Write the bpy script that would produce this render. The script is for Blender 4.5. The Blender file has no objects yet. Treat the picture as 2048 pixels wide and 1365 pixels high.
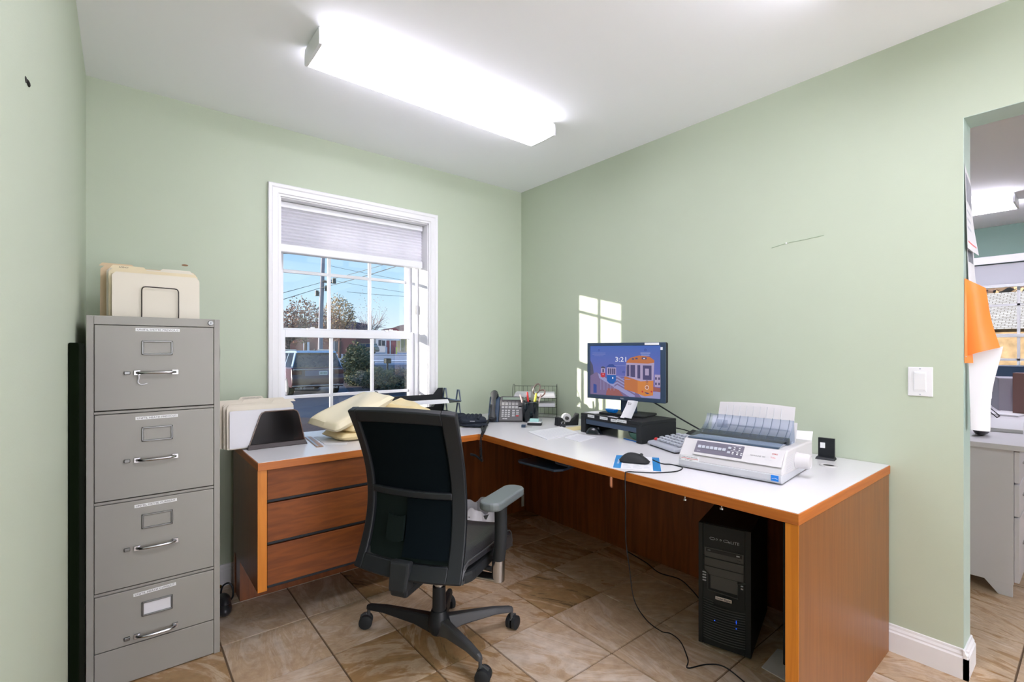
import bpy, bmesh, math, random
from mathutils import Matrix, Vector
random.seed(7)
C = bpy.context.scene.collection
scene = bpy.context.scene
PI = math.pi
def R(d): return math.radians(d)

# ------------------------------------------------------------------ camera
cam_data = bpy.data.cameras.new('camera')
cam = bpy.data.objects.new('camera', cam_data); C.objects.link(cam)
cam.location = (-2.414, -2.864, 1.212)
cam.rotation_euler = (R(90), 0, R(-39.03))
cam_data.sensor_width = 36.0
cam_data.lens = 961.0 / 2048.0 * 36.0
cam_data.shift_y = (701 - 682.5) / 2048.0
cam_data.clip_start = 0.02; cam_data.clip_end = 2000
scene.camera = cam

# ------------------------------------------------------------------ view
scene.view_settings.view_transform = 'Standard'
scene.view_settings.look = 'None'
scene.view_settings.gamma = 1.0
scene.view_settings.exposure = 0.62
scene.view_settings.use_curve_mapping = False
scene.cycles.max_bounces = 10
scene.cycles.diffuse_bounces = 6
scene.cycles.transparent_max_bounces = 16
scene.cycles.sample_clamp_indirect = 8.0
scene.cycles.caustics_reflective = False
scene.cycles.caustics_refractive = False

# ------------------------------------------------------------------ world sky
world = bpy.data.worlds.new('sky'); scene.world = world; world.use_nodes = True
wn = world.node_tree.nodes; wl = world.node_tree.links
for n in list(wn): wn.remove(n)
w_out = wn.new('ShaderNodeOutputWorld'); w_bg = wn.new('ShaderNodeBackground')
w_tc = wn.new('ShaderNodeTexCoord'); w_sep = wn.new('ShaderNodeSeparateXYZ'); w_ramp = wn.new('ShaderNodeValToRGB')
wl.new(w_tc.outputs['Generated'], w_sep.inputs[0]); wl.new(w_sep.outputs['Z'], w_ramp.inputs[0])
w_ramp.color_ramp.elements[0].position = 0.0; w_ramp.color_ramp.elements[0].color = (0.86, 0.95, 1.0, 1)
w_ramp.color_ramp.elements[1].position = 0.6; w_ramp.color_ramp.elements[1].color = (0.12, 0.34, 0.80, 1)
e = w_ramp.color_ramp.elements.new(0.10); e.color = (0.55, 0.80, 1.0, 1)
e = w_ramp.color_ramp.elements.new(0.24); e.color = (0.33, 0.62, 0.98, 1)
wl.new(w_ramp.outputs[0], w_bg.inputs['Color']); w_bg.inputs['Strength'].default_value = 0.72
wl.new(w_bg.outputs[0], w_out.inputs[0])

# ------------------------------------------------------------------ sun (low winter afternoon)
sd = bpy.data.lights.new('sun', 'SUN'); sun = bpy.data.objects.new('sun', sd); C.objects.link(sun)
sd.energy = 6.5; sd.angle = R(0.5); sd.color = (1.0, 0.93, 0.82)
sun.rotation_euler = Vector((1, -0.71, -0.181)).to_track_quat('-Z', 'Y').to_euler()

# added fill light before the solid front wall, behind the camera
ad_ = bpy.data.lights.new('front_fill', 'AREA'); al = bpy.data.objects.new('front_fill', ad_); C.objects.link(al)
ad_.shape = 'RECTANGLE'; ad_.size = 2.2; ad_.size_y = 2.0; ad_.energy = 70; ad_.color = (1.0, 0.965, 1.10)
al.location = (-1.27, -5.95, 1.22); al.rotation_euler = (R(96), 0, 0)

LAMP_POWER = 6.0        # emission of the ceiling fixtures' diffusers

# ================================================================== materials
def new_mat(name):
    m = bpy.data.materials.new(name); m.use_nodes = True
    return m, m.node_tree.nodes, m.node_tree.links, m.node_tree.nodes['Principled BSDF']
def coords(n, l, scale=(1, 1, 1), rot=(0, 0, 0)):
    tc = n.new('ShaderNodeTexCoord'); mp = n.new('ShaderNodeMapping')
    mp.inputs['Scale'].default_value = scale; mp.inputs['Rotation'].default_value = rot
    l.new(tc.outputs['Object'], mp.inputs[0]); return mp.outputs[0]
def mat(name, col, rough=0.5, metal=0.0, var=0.05, vscale=8.0, bump=0.0, bscale=200.0, spec=0.5, coat=0.0, alpha=1.0, trans=0.0, emis=0.0):
    m, n, l, p = new_mat(name)
    v = coords(n, l)
    ns = n.new('ShaderNodeTexNoise'); ns.inputs['Scale'].default_value = vscale; ns.inputs['Detail'].default_value = 3
    l.new(v, ns.inputs['Vector'])
    mx = n.new('ShaderNodeMix'); mx.data_type = 'RGBA'
    a = [max(0, c * (1 - var)) for c in col]; b = [min(1, c * (1 + var)) for c in col]
    mx.inputs[6].default_value = (*a, 1); mx.inputs[7].default_value = (*b, 1)
    l.new(ns.outputs['Fac'], mx.inputs[0]); l.new(mx.outputs[2], p.inputs['Base Color'])
    p.inputs['Roughness'].default_value = rough; p.inputs['Metallic'].default_value = metal
    p.inputs['Specular IOR Level'].default_value = spec; p.inputs['Coat Weight'].default_value = coat
    p.inputs['Alpha'].default_value = alpha; p.inputs['Transmission Weight'].default_value = trans
    if emis:
        l.new(mx.outputs[2], p.inputs['Emission Color']); p.inputs['Emission Strength'].default_value = emis
    if bump:
        nb = n.new('ShaderNodeTexNoise'); nb.inputs['Scale'].default_value = bscale; nb.inputs['Detail'].default_value = 2
        l.new(v, nb.inputs['Vector']); bp = n.new('ShaderNodeBump'); bp.inputs['Strength'].default_value = bump
        bp.inputs['Distance'].default_value = 0.002
        l.new(nb.outputs['Fac'], bp.inputs['Height']); l.new(bp.outputs[0], p.inputs['Normal'])
    return m
def wood(name, c1, c2, scale=(1, 1, 14), rough=0.35, coat=0.15):
    m, n, l, p = new_mat(name)
    v = coords(n, l, scale)
    ns = n.new('ShaderNodeTexNoise'); ns.inputs['Scale'].default_value = 3.0; ns.inputs['Detail'].default_value = 6; ns.inputs['Distortion'].default_value = 0.9
    l.new(v, ns.inputs['Vector'])
    rp = n.new('ShaderNodeValToRGB'); rp.color_ramp.elements[0].position = 0.36; rp.color_ramp.elements[1].position = 0.62
    rp.color_ramp.elements[0].color = (*c1, 1); rp.color_ramp.elements[1].color = (*c2, 1)
    l.new(ns.outputs['Fac'], rp.inputs[0]); l.new(rp.outputs[0], p.inputs['Base Color'])
    p.inputs['Roughness'].default_value = rough; p.inputs['Coat Weight'].default_value = coat; p.inputs['Coat Roughness'].default_value = 0.2
    return m
def glass_mat(name, tint=(1, 1, 1), gloss=0.10, fres=True, rough=0.0):
    m, n, l, p = new_mat(name); n.remove(p); out = n['Material Output']
    tr = n.new('ShaderNodeBsdfTransparent'); tr.inputs[0].default_value = (*tint, 1)
    gl = n.new('ShaderNodeBsdfGlossy'); gl.inputs['Roughness'].default_value = rough
    mx = n.new('ShaderNodeMixShader')
    if fres:      # Schlick reflectance, same from both faces of the sheet
        fr = n.new('ShaderNodeLayerWeight'); fr.inputs['Blend'].default_value = 0.5
        pw = n.new('ShaderNodeMath'); pw.operation = 'POWER'; pw.inputs[1].default_value = 5.0; l.new(fr.outputs['Facing'], pw.inputs[0])
        ma = n.new('ShaderNodeMath'); ma.operation = 'MULTIPLY_ADD'; ma.inputs[1].default_value = 0.96; ma.inputs[2].default_value = 0.04
        l.new(pw.outputs[0], ma.inputs[0]); l.new(ma.outputs[0], mx.inputs[0])
    else: mx.inputs[0].default_value = gloss
    l.new(tr.outputs[0], mx.inputs[1]); l.new(gl.outputs[0], mx.inputs[2]); l.new(mx.outputs[0], out.inputs[0])
    return m
def emit(name, col, s=1.0):
    m, n, l, p = new_mat(name)
    p.inputs['Base Color'].default_value = (0.02, 0.02, 0.02, 1); p.inputs['Roughness'].default_value = 0.25
    p.inputs['Emission Color'].default_value = (*col, 1); p.inputs['Emission Strength'].default_value = s
    return m

M = {}
M['wall'] = mat('wall_green_paint', (0.46, 0.520, 0.405), 0.55, var=0.03, vscale=2.2, bump=0.12, bscale=260, spec=0.35)
M['wall_teal'] = mat('wall_teal_paint', (0.17, 0.27, 0.23), 0.6, var=0.04, vscale=2)
M['ceiling'] = mat('ceiling_paint', (0.89, 0.90, 0.94), 0.8, var=0.01, vscale=2, spec=0.2)
M['jamb_grey'] = mat('jamb_paint', (0.40, 0.52, 0.46), 0.35, var=0.04)
M['trim'] = mat('white_trim_paint', (0.74, 0.74, 0.76), 0.35, var=0.015, vscale=5)
M['vinyl'] = mat('white_vinyl', (0.76, 0.77, 0.80), 0.3, var=0.01)
M['pane'] = glass_mat('window_glass')
M['cab'] = mat('putty_steel', (0.285, 0.276, 0.250), 0.42, var=0.03, vscale=3, bump=0.10, bscale=900)
M['gap'] = mat('dark_gap', (0.012, 0.011, 0.010), 0.8)
M['chrome'] = mat('chrome', (0.42, 0.42, 0.43), 0.24, metal=1.0, var=0.02)
M['pewter'] = mat('pewter', (0.17, 0.175, 0.17), 0.32, metal=1.0)
M['steel'] = mat('brushed_steel', (0.45, 0.45, 0.45), 0.3, metal=1.0)
M['label'] = mat('white_label_tape', (0.78, 0.79, 0.80), 0.4, var=0.02)
M['ink'] = mat('black_ink', (0.03, 0.03, 0.04), 0.5)
M['wood'] = wood('cherry_wood', (0.150, 0.034, 0.002), (0.215, 0.055, 0.004), (2, 2, 16), 0.6, 0.0)
M['wood_v'] = wood('cherry_wood_upright', (0.170, 0.056, 0.009), (0.215, 0.075, 0.013), (14, 14, 0.8), 0.4, 0.1)
M['wood_edge'] = wood('cherry_edge_band', (0.36, 0.095, 0.008), (0.46, 0.135, 0.014), (1.2, 1.2, 20), 0.45, 0.05)
M['wood_post'] = wood('cherry_post_edge', (0.50, 0.155, 0.006), (0.60, 0.20, 0.012), (14, 14, 0.8), 0.45, 0.05)
M['wood_dark'] = wood('cherry_modesty_wood', (0.17, 0.048, 0.012), (0.25, 0.075, 0.018), (10, 10, 0.8))
M['lam'] = mat('white_laminate', (0.72, 0.71, 0.735), 0.22, var=0.015, vscale=3, spec=0.5)
M['black'] = mat('black_plastic', (0.010, 0.012, 0.015), 0.46, var=0.1, spec=0.35)
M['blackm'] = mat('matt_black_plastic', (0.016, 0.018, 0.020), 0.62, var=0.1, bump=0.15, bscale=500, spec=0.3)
M['mesh'] = mat('black_chair_mesh', (0.0015, 0.004, 0.006), 0.85, var=0.25, vscale=600, spec=0.08)
M['mesh2'] = mat('dark_green_black_mesh', (0.004, 0.009, 0.008), 0.7, var=0.25, vscale=600, spec=0.15)
M['grey'] = mat('dark_grey_plastic', (0.05, 0.052, 0.055), 0.45, var=0.06)
M['greyl'] = mat('armrest_grey', (0.12, 0.14, 0.145), 0.4, var=0.06)
M['leather'] = mat('black_leather', (0.022, 0.022, 0.025), 0.34, var=0.1, bump=0.3, bscale=180)
M['paper'] = mat('white_paper', (0.68, 0.68, 0.71), 0.7, var=0.01)
M['cream'] = mat('manila_paper', (0.70, 0.65, 0.55), 0.65, var=0.03, vscale=4)
M['manila'] = mat('manila_envelope', (0.74, 0.61, 0.34), 0.6, var=0.05, vscale=6, bump=0.4, bscale=14)
M['cream2'] = mat('yellowed_manila', (0.72, 0.62, 0.42), 0.65, var=0.03)
M['tan'] = mat('tan_folder', (0.66, 0.50, 0.32), 0.65, var=0.04)
M['smoke'] = glass_mat('smoke_acrylic', (0.16, 0.075, 0.055), 0.02, False, 0.2)
M['bluesmoke'] = glass_mat('smoky_blue_plastic', (0.80, 0.85, 0.93), 0.14, False, 0.3)
M['beige'] = mat('printer_white_plastic', (0.56, 0.545, 0.555), 0.45, var=0.015, bump=0.05, bscale=800)
M['beige_d'] = mat('printer_grey_plastic', (0.50, 0.51, 0.54), 0.5, var=0.02)
M['panel'] = mat('control_panel_grey', (0.115, 0.105, 0.145), 0.4)
M['lgrey'] = mat('light_grey_key', (0.42, 0.44, 0.50), 0.45)
M['red'] = mat('red_plastic', (0.60, 0.03, 0.03), 0.4)
M['blue'] = mat('blue_card', (0.01, 0.20, 0.50), 0.45)
M['bluep'] = mat('bright_blue_plastic', (0.0, 0.17, 0.60), 0.35)
M['navy'] = mat('blue_sheen_plastic', (0.030, 0.055, 0.100), 0.35)
M['teal'] = mat('pale_teal_notes', (0.40, 0.68, 0.66), 0.6)
M['clear'] = glass_mat('clear_plastic', (0.86, 0.9, 0.92), 0.12, False, 0.05)
M['liner'] = mat('white_plastic_liner', (0.66, 0.66, 0.70), 0.45, var=0.05, bump=0.8, bscale=30)
M['orange'] = mat('orange_plastic_sheet', (0.95, 0.22, 0.03), 0.4, var=0.08, vscale=5)
M['wire'] = mat('dark_green_wire', (0.05, 0.055, 0.045), 0.35, metal=0.6)
M['wireb'] = mat('black_wire', (0.025, 0.018, 0.012), 0.4)
M['brass'] = mat('brass', (0.75, 0.45, 0.12), 0.3, metal=0.9)
M['shade_dark'] = mat('shade_band_dark', (0.003, 0.006, 0.002), 0.9, var=0.3, vscale=3, spec=0.05)  # near-black tone of the shade band beside the filing cabinet
M['whitefurn'] = mat('white_melamine', (0.60, 0.585, 0.62), 0.5, var=0.02)
M['yellow'] = mat('yellow_marker', (0.80, 0.78, 0.05), 0.4)
M['purple'] = mat('purple_plastic', (0.35, 0.20, 0.42), 0.4)
M['skin'] = mat('pale_pink_plastic', (0.72, 0.55, 0.52), 0.4)
M['cup'] = mat('glossy_black_cup', (0.008, 0.012, 0.016), 0.12)

# shade fabric: light passes through it
m, n, l, p = new_mat('cellular_shade_fabric')
p.inputs['Base Color'].default_value = (0.80, 0.80, 0.85, 1); p.inputs['Roughness'].default_value = 0.8
tl = n.new('ShaderNodeBsdfTranslucent'); tl.inputs[0].default_value = (0.80, 0.80, 0.86, 1)
v = coords(n, l); ns = n.new('ShaderNodeTexNoise'); ns.inputs['Scale'].default_value = 60; l.new(v, ns.inputs['Vector'])
bp = n.new('ShaderNodeBump'); bp.inputs['Strength'].default_value = 0.1; l.new(ns.outputs['Fac'], bp.inputs['Height']); l.new(bp.outputs[0], p.inputs['Normal'])
mx = n.new('ShaderNodeMixShader'); mx.inputs[0].default_value = 0.40
l.new(p.outputs[0], mx.inputs[1]); l.new(tl.outputs[0], mx.inputs[2]); l.new(mx.outputs[0], n['Material Output'].inputs[0])
M['shade'] = m

# lamp diffuser: ribbed prismatic acrylic over two tubes
def lamp_mat(nm, power):
    m, n, l, p = new_mat(nm)
    v = coords(n, l); wv = n.new('ShaderNodeTexWave'); wv.inputs['Scale'].default_value = 60; wv.bands_direction = 'X'; l.new(v, wv.inputs['Vector'])
    mr = n.new('ShaderNodeMapRange'); mr.inputs[3].default_value = power * 0.92; mr.inputs[4].default_value = power * 1.05
    l.new(wv.outputs['Fac'], mr.inputs[0]); p.inputs['Base Color'].default_value = (0.8, 0.8, 0.8, 1)
    p.inputs['Emission Color'].default_value = (1.0, 0.965, 1.11, 1); l.new(mr.outputs[0], p.inputs['Emission Strength'])
    return m
M['lamp'] = lamp_mat('lamp_diffuser', LAMP_POWER); M['lamp_fill'] = lamp_mat('lamp_diffuser_fill', LAMP_POWER * 2.9); M['lamp3'] = lamp_mat('lamp_diffuser_next_room', LAMP_POWER * 4.5)

# stone tile with per-tile attributes
def tile_mat(name):
    m, n, l, p = new_mat(name)
    at = n.new('ShaderNodeAttribute'); at.attribute_name = 'tile'      # r: seed, g: brown amount, b: angle
    sp = n.new('ShaderNodeSeparateColor'); l.new(at.outputs['Color'], sp.inputs[0])
    tc = n.new('ShaderNodeTexCoord'); vr = n.new('ShaderNodeVectorRotate'); vr.rotation_type = 'Z_AXIS'
    an = n.new('ShaderNodeMath'); an.operation = 'MULTIPLY'; an.inputs[1].default_value = 6.283; l.new(sp.outputs['Blue'], an.inputs[0])
    l.new(tc.outputs['Object'], vr.inputs['Vector']); l.new(an.outputs[0], vr.inputs['Angle'])
    of = n.new('ShaderNodeCombineXYZ'); ml = n.new('ShaderNodeMath'); ml.operation = 'MULTIPLY'; ml.inputs[1].default_value = 37
    l.new(sp.outputs['Red'], ml.inputs[0]); l.new(ml.outputs[0], of.inputs[2]); l.new(ml.outputs[0], of.inputs[0])
    ad = n.new('ShaderNodeVectorMath'); ad.operation = 'ADD'; l.new(vr.outputs[0], ad.inputs[0]); l.new(of.outputs[0], ad.inputs[1])
    mp = n.new('ShaderNodeMapping'); mp.inputs['Scale'].default_value = (1.6, 5.5, 1); l.new(ad.outputs[0], mp.inputs[0])
    n1 = n.new('ShaderNodeTexNoise'); n1.inputs['Scale'].default_value = 1.7; n1.inputs['Detail'].default_value = 9; n1.inputs['Roughness'].default_value = 0.66; n1.inputs['Distortion'].default_value = 1.6
    l.new(mp.outputs[0], n1.inputs['Vector'])
    sh = n.new('ShaderNodeMath'); sh.operation = 'MULTIPLY_ADD'; sh.inputs[1].default_value = 0.42; l.new(sp.outputs['Green'], sh.inputs[0]); l.new(n1.outputs['Fac'], sh.inputs[2])
    rp = n.new('ShaderNodeValToRGB'); cr = rp.color_ramp
    cr.elements[0].position = 0.34; cr.elements[0].color = (0.66, 0.575, 0.49, 1)
    cr.elements[1].position = 0.93; cr.elements[1].color = (0.10, 0.048, 0.018, 1)
    for po, co in ((0.50, (0.60, 0.485, 0.375, 1)), (0.60, (0.48, 0.34, 0.215, 1)), (0.68, (0.56, 0.43, 0.30, 1)), (0.76, (0.36, 0.21, 0.09, 1)), (0.84, (0.38, 0.25, 0.12, 1))):
        e = cr.elements.new(po); e.color = co
    l.new(sh.outputs[0], rp.inputs[0])
    n2 = n.new('ShaderNodeTexNoise'); n2.inputs['Scale'].default_value = 26; n2.inputs['Detail'].default_value = 6; l.new(ad.outputs[0], n2.inputs['Vector'])
    m2 = n.new('ShaderNodeMix'); m2.data_type = 'RGBA'; m2.blend_type = 'MULTIPLY'; m2.inputs[0].default_value = 0.5
    r2 = n.new('ShaderNodeValToRGB'); r2.color_ramp.elements[0].position = 0.3; r2.color_ramp.elements[0].color = (0.6, 0.55, 0.5, 1); r2.color_ramp.elements[1].position = 0.6
    l.new(n2.outputs['Fac'], r2.inputs[0]); l.new(rp.outputs[0], m2.inputs[6]); l.new(r2.outputs[0], m2.inputs[7])
    l.new(m2.outputs[2], p.inputs['Base Color'])
    p.inputs['Roughness'].default_value = 0.34
    bp = n.new('ShaderNodeBump'); bp.inputs['Strength'].default_value = 0.25; bp.inputs['Distance'].default_value = 0.004
    l.new(n1.outputs['Fac'], bp.inputs['Height']); l.new(bp.outputs[0], p.inputs['Normal'])
    return m
M['tile'] = tile_mat('slate_look_tile')
M['grout'] = mat('grout', (0.13, 0.085, 0.05), 0.9, var=0.2, vscale=20)

# ================================================================== mesh builder
class MB:
    def __init__(s): s.bm = bmesh.new(); s.mi = 0; s.X = Matrix.Identity(4)
    def _f(s, vs):
        try: f = s.bm.faces.new(vs)
        except ValueError: return None
        f.material_index = s.mi; return f
    def v(s, co): return s.bm.verts.new(s.X @ Vector(co))
    def box(s, a, b, T=None):
        X = s.X if T is None else s.X @ T
        vs = [s.bm.verts.new(X @ Vector((x, y, z))) for x in (a[0], b[0]) for y in (a[1], b[1]) for z in (a[2], b[2])]
        for q in ((0, 1, 3, 2), (4, 6, 7, 5), (0, 4, 5, 1), (2, 3, 7, 6), (0, 2, 6, 4), (1, 5, 7, 3)): s._f([vs[i] for i in q])
        return s
    def hexa(s, pts):     # 8 points: bottom 4 ccw, top 4 ccw
        vs = [s.v(p) for p in pts]
        for q in ((3, 2, 1, 0), (4, 5, 6, 7), (0, 1, 5, 4), (1, 2, 6, 5), (2, 3, 7, 6), (3, 0, 4, 7)): s._f([vs[i] for i in q])
        return s
    def quad(s, *pts): s._f([s.v(p) for p in pts]); return s
    def prism(s, poly, z0, z1, T=None):   # polygon in XY, extruded in Z, T maps local to builder space
        X = s.X if T is None else s.X @ T
        lo = [s.bm.verts.new(X @ Vector((x, y, z0))) for x, y in poly]; hi = [s.bm.verts.new(X @ Vector((x, y, z1))) for x, y in poly]
        s._f(lo[::-1]); s._f(hi)
        k = len(poly)
        for i in range(k): s._f([lo[i], lo[(i + 1) % k], hi[(i + 1) % k], hi[i]])
        return s
    def cyl(s, p0, p1, r0, r1=None, seg=16, caps=True):
        r1 = r0 if r1 is None else r1
        return s.tube([p0, p1], [r0, r1], seg, caps)
    def tube(s, pts, r, seg=8, caps=True, closed=False):
        pts = [s.X @ Vector(p) for p in pts]; k = len(pts)
        rs = r if isinstance(r, (list, tuple)) else [r] * k
        rings = []; up = None
        for i, p in enumerate(pts):
            a = pts[(i - 1) % k] if (i > 0 or closed) else p; b = pts[(i + 1) % k] if (i < k - 1 or closed) else p
            t = (b - a).normalized() if (b - a).length > 1e-9 else Vector((0, 0, 1))
            if up is None: up = t.orthogonal().normalized()
            up = (up - t * up.dot(t)); up = up.normalized() if up.length > 1e-6 else t.orthogonal().normalized()
            sd = t.cross(up)
            rings.append([s.bm.verts.new(p + (up * math.cos(2 * PI * j / seg) + sd * math.sin(2 * PI * j / seg)) * rs[i]) for j in range(seg)])
        for i in range(k - (0 if closed else 1)):
            A = rings[i]; B = rings[(i + 1) % k]
            for j in range(seg): s._f([A[j], A[(j + 1) % seg], B[(j + 1) % seg], B[j]])
        if caps and not closed: s._f(rings[0][::-1]); s._f(rings[-1])
        return s
    def lathe(s, prof, seg=28, c=(0, 0, 0), T=None):
        X = s.X if T is None else s.X @ T
        rings = []
        for r, z in prof:
            if r < 1e-5: rings.append([s.bm.verts.new(X @ Vector((c[0], c[1], c[2] + z)))])
            else: rings.append([s.bm.verts.new(X @ Vector((c[0] + r * math.cos(2 * PI * j / seg), c[1] + r * math.sin(2 * PI * j / seg), c[2] + z))) for j in range(seg)])
        for A, B in zip(rings, rings[1:]):
            for j in range(seg):
                a = [A[j % len(A)], A[(j + 1) % len(A)], B[(j + 1) % len(B)], B[j % len(B)]]
                a = [x for i, x in enumerate(a) if x not in a[:i]]
                if len(a) > 2: s._f(a)
        return s
    def grid(s, fn, nu, nv, thick=0.0):   # fn(u,v)->(x,y,z) u,v in 0..1
        P = [[Vector(fn(i / nu, j / nv)) for j in range(nv + 1)] for i in range(nu + 1)]
        def nrm(i, j):
            a = P[min(i + 1, nu)][j] - P[max(i - 1, 0)][j]; b = P[i][min(j + 1, nv)] - P[i][max(j - 1, 0)]
            c = a.cross(b); return c.normalized() if c.length > 1e-12 else Vector((0, 0, 1))
        A = [[s.v(P[i][j]) for j in range(nv + 1)] for i in range(nu + 1)]
        for i in range(nu):
            for j in range(nv): s._f([A[i][j], A[i + 1][j], A[i + 1][j + 1], A[i][j + 1]])
        if thick:
            B = [[s.v(P[i][j] - nrm(i, j) * thick) for j in range(nv + 1)] for i in range(nu + 1)]
            for i in range(nu):
                for j in range(nv): s._f([B[i][j], B[i][j + 1], B[i + 1][j + 1], B[i + 1][j]])
            for i in range(nu):
                s._f([A[i][0], B[i][0], B[i + 1][0], A[i + 1][0]]); s._f([A[i][nv], A[i + 1][nv], B[i + 1][nv], B[i][nv]])
            for j in range(nv):
                s._f([A[0][j], A[0][j + 1], B[0][j + 1], B[0][j]]); s._f([A[nu][j], B[nu][j], B[nu][j + 1], A[nu][j + 1]])
        return s
    def ellipsoid(s, c, r, seg=20, ring=12, T=None):
        prof = [(math.sin(PI * i / ring), -math.cos(PI * i / ring)) for i in range(ring + 1)]
        T = (T or Matrix.Identity(4)) @ Matrix.Translation(c) @ Matrix.Diagonal((r[0], r[1], r[2], 1))
        return s.lathe([(a if a > 1e-4 else 0, b) for a, b in prof], seg, T=T)
    def build(s, name, mats, parent=None, bevel=0.0, smooth=False, bseg=2, normals=True):
        if normals: bmesh.ops.recalc_face_normals(s.bm, faces=s.bm.faces)
        me = bpy.data.meshes.new(name); s.bm.to_mesh(me); s.bm.free()
        if not isinstance(mats, (list, tuple)): mats = [mats]
        for m_ in mats: me.materials.append(m_)
        o = bpy.data.objects.new(name, me); C.objects.link(o)
        if parent is not None: o.parent = parent
        if smooth:
            for pl in me.polygons: pl.use_smooth = True
            me.set_sharp_from_angle(angle=R(42))
        if bevel:
            b = o.modifiers.new('bevel', 'BEVEL'); b.width = bevel; b.segments = bseg; b.limit_method = 'ANGLE'; b.angle_limit = R(35)
        return o
def tag(o, label=None, cat=None, group=None, kind=None):
    if label: o['label'] = label
    if cat: o['category'] = cat
    if group: o['group'] = group
    if kind: o['kind'] = kind
    return o
def thing(name, label, cat, loc=(0, 0, 0), rz=0.0, group=None, kind=None):
    o = bpy.data.objects.new(name, None); C.objects.link(o); o.empty_display_size = 0.05
    o.location = loc; o.rotation_euler = (0, 0, rz)
    return tag(o, label, cat, group, kind)
def struct(o, label=None): return tag(o, label, kind='structure')
def basis(o, x, y):
    x = Vector(x).normalized(); y = Vector(y).normalized(); z = x.cross(y)
    return Matrix(((x.x, y.x, z.x, o[0]), (x.y, y.y, z.y, o[1]), (x.z, y.z, z.z, o[2]), (0, 0, 0, 1)))
def lettering(text, width, height, M4, matl, parent, name='lettering', depth=0.0004):
    cu = bpy.data.curves.new('t', 'FONT'); cu.body = text; cu.align_x = 'CENTER'; cu.align_y = 'CENTER'; cu.size = 1; cu.extrude = 0.0; cu.resolution_u = 2
    ob = bpy.data.objects.new('t', cu); C.objects.link(ob)
    bpy.context.view_layer.update()
    me = bpy.data.meshes.new_from_object(ob.evaluated_get(bpy.context.evaluated_depsgraph_get()))
    bpy.data.objects.remove(ob); bpy.data.curves.remove(cu)
    xs = [v_.co.x for v_ in me.vertices]; ys = [v_.co.y for v_ in me.vertices]
    w = max(xs) - min(xs); h = max(ys) - min(ys); cx_ = (max(xs) + min(xs)) / 2; cy_ = (max(ys) + min(ys)) / 2
    sx = width / w; sy = (height / h) if height else sx
    for v_ in me.vertices: v_.co = M4 @ Vector(((v_.co.x - cx_) * sx, (v_.co.y - cy_) * sy, depth))
    me.materials.append(matl); me.name = name
    o = bpy.data.objects.new(name, me); C.objects.link(o)
    if parent: o.parent = parent
    return o
def copy_tree(o, parent=None):
    c = o.copy(); C.objects.link(c)
    if parent is not None: c.parent = parent
    for ch in [x for x in bpy.data.objects if x.parent == o]: copy_tree(ch, c)
    return c
def smoothpts(pts, n=6):
    P = [Vector(p) for p in pts]; out = []
    for i in range(len(P) - 1):
        p0 = P[max(i - 1, 0)]; p1 = P[i]; p2 = P[i + 1]; p3 = P[min(i + 2, len(P) - 1)]
        for k in range(n):
            t = k / n
            out.append(0.5 * ((2 * p1) + (p2 - p0) * t + (2 * p0 - 5 * p1 + 4 * p2 - p3) * t * t + (3 * p1 - p0 - 3 * p2 + p3) * t ** 3))
    out.append(P[-1]); return out
def rrect(w, h, r, seg=5):
    pts = []
    for cx_, cy_, a0 in ((w / 2 - r, h / 2 - r, 0), (-w / 2 + r, h / 2 - r, 90), (-w / 2 + r, -h / 2 + r, 180), (w / 2 - r, -h / 2 + r, 270)):
        for i in range(seg + 1):
            a = R(a0 + 90 * i / seg); pts.append((cx_ + r * math.cos(a), cy_ + r * math.sin(a)))
    return pts

# ================================================================== ROOM SHELL
H = 2.44
# window opening in the back wall
WX0, WX1, WZ0, WZ1 = -1.745, -0.812, 0.53, 2.068
def wall_with_hole(name, mats, axis, lo, hi, a0, a1, h0, h1, b0, b1, z0, z1):
    b = MB()
    def bx(p0, p1, q0, q1):
        if axis == 'y': b.box((p0, lo, q0), (p1, hi, q1))
        else: b.box((lo, p0, q0), (hi, p1, q1))
    bx(a0, b0, h0, h1); bx(b1, a1, h0, h1)
    if z0 > h0: bx(b0, b1, h0, z0)
    if z1 < h1: bx(b0, b1, z1, h1)
    return b.build(name, mats)
wb = struct(wall_with_hole('wall_back', M['wall'], 'y', 0.0, 0.26, -2.80, 0.0, 0, H, WX0, WX1, WZ0, WZ1))
wlft = struct(MB().box((-2.68, -6.0, 0), (-2.541, 0.0, H)).build('wall_left', M['wall']))
wr = struct(wall_with_hole('wall_right', M['wall'], 'x', 0.0, 0.131, -6.0, 0.26, 0, H, -3.75, -2.535, 0, 2.072))
wf = struct(MB().box((-2.68, -6.14, 0), (4.5, -6.0, H)).build('wall_front', M['wall']))
struct(MB().box((-2.68, -6.14, H), (4.6, 0.30, H + 0.12)).build('ceiling', M['ceiling']))
# next room
struct(wall_with_hole('wall_far', M['wall_teal'], 'x', 4.30, 4.45, -6.0, 0.26, 0, H, -3.0, -1.95, 0.85, 2.07))
struct(MB().box((0.131, 0.0, 0), (4.30, 0.26, H)).build('wall_side', M['wall_teal']))
# doorway jamb facing (painted cooler than the room wall)
b = MB(); b.box((0.0005, -2.5365, 0), (0.1305, -2.535, 2.0705)); b.box((0.0005, -3.75, 2.0705), (0.1305, -2.535, 2.072))
struct(b.build('trim_1', M['jamb_grey']))
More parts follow.
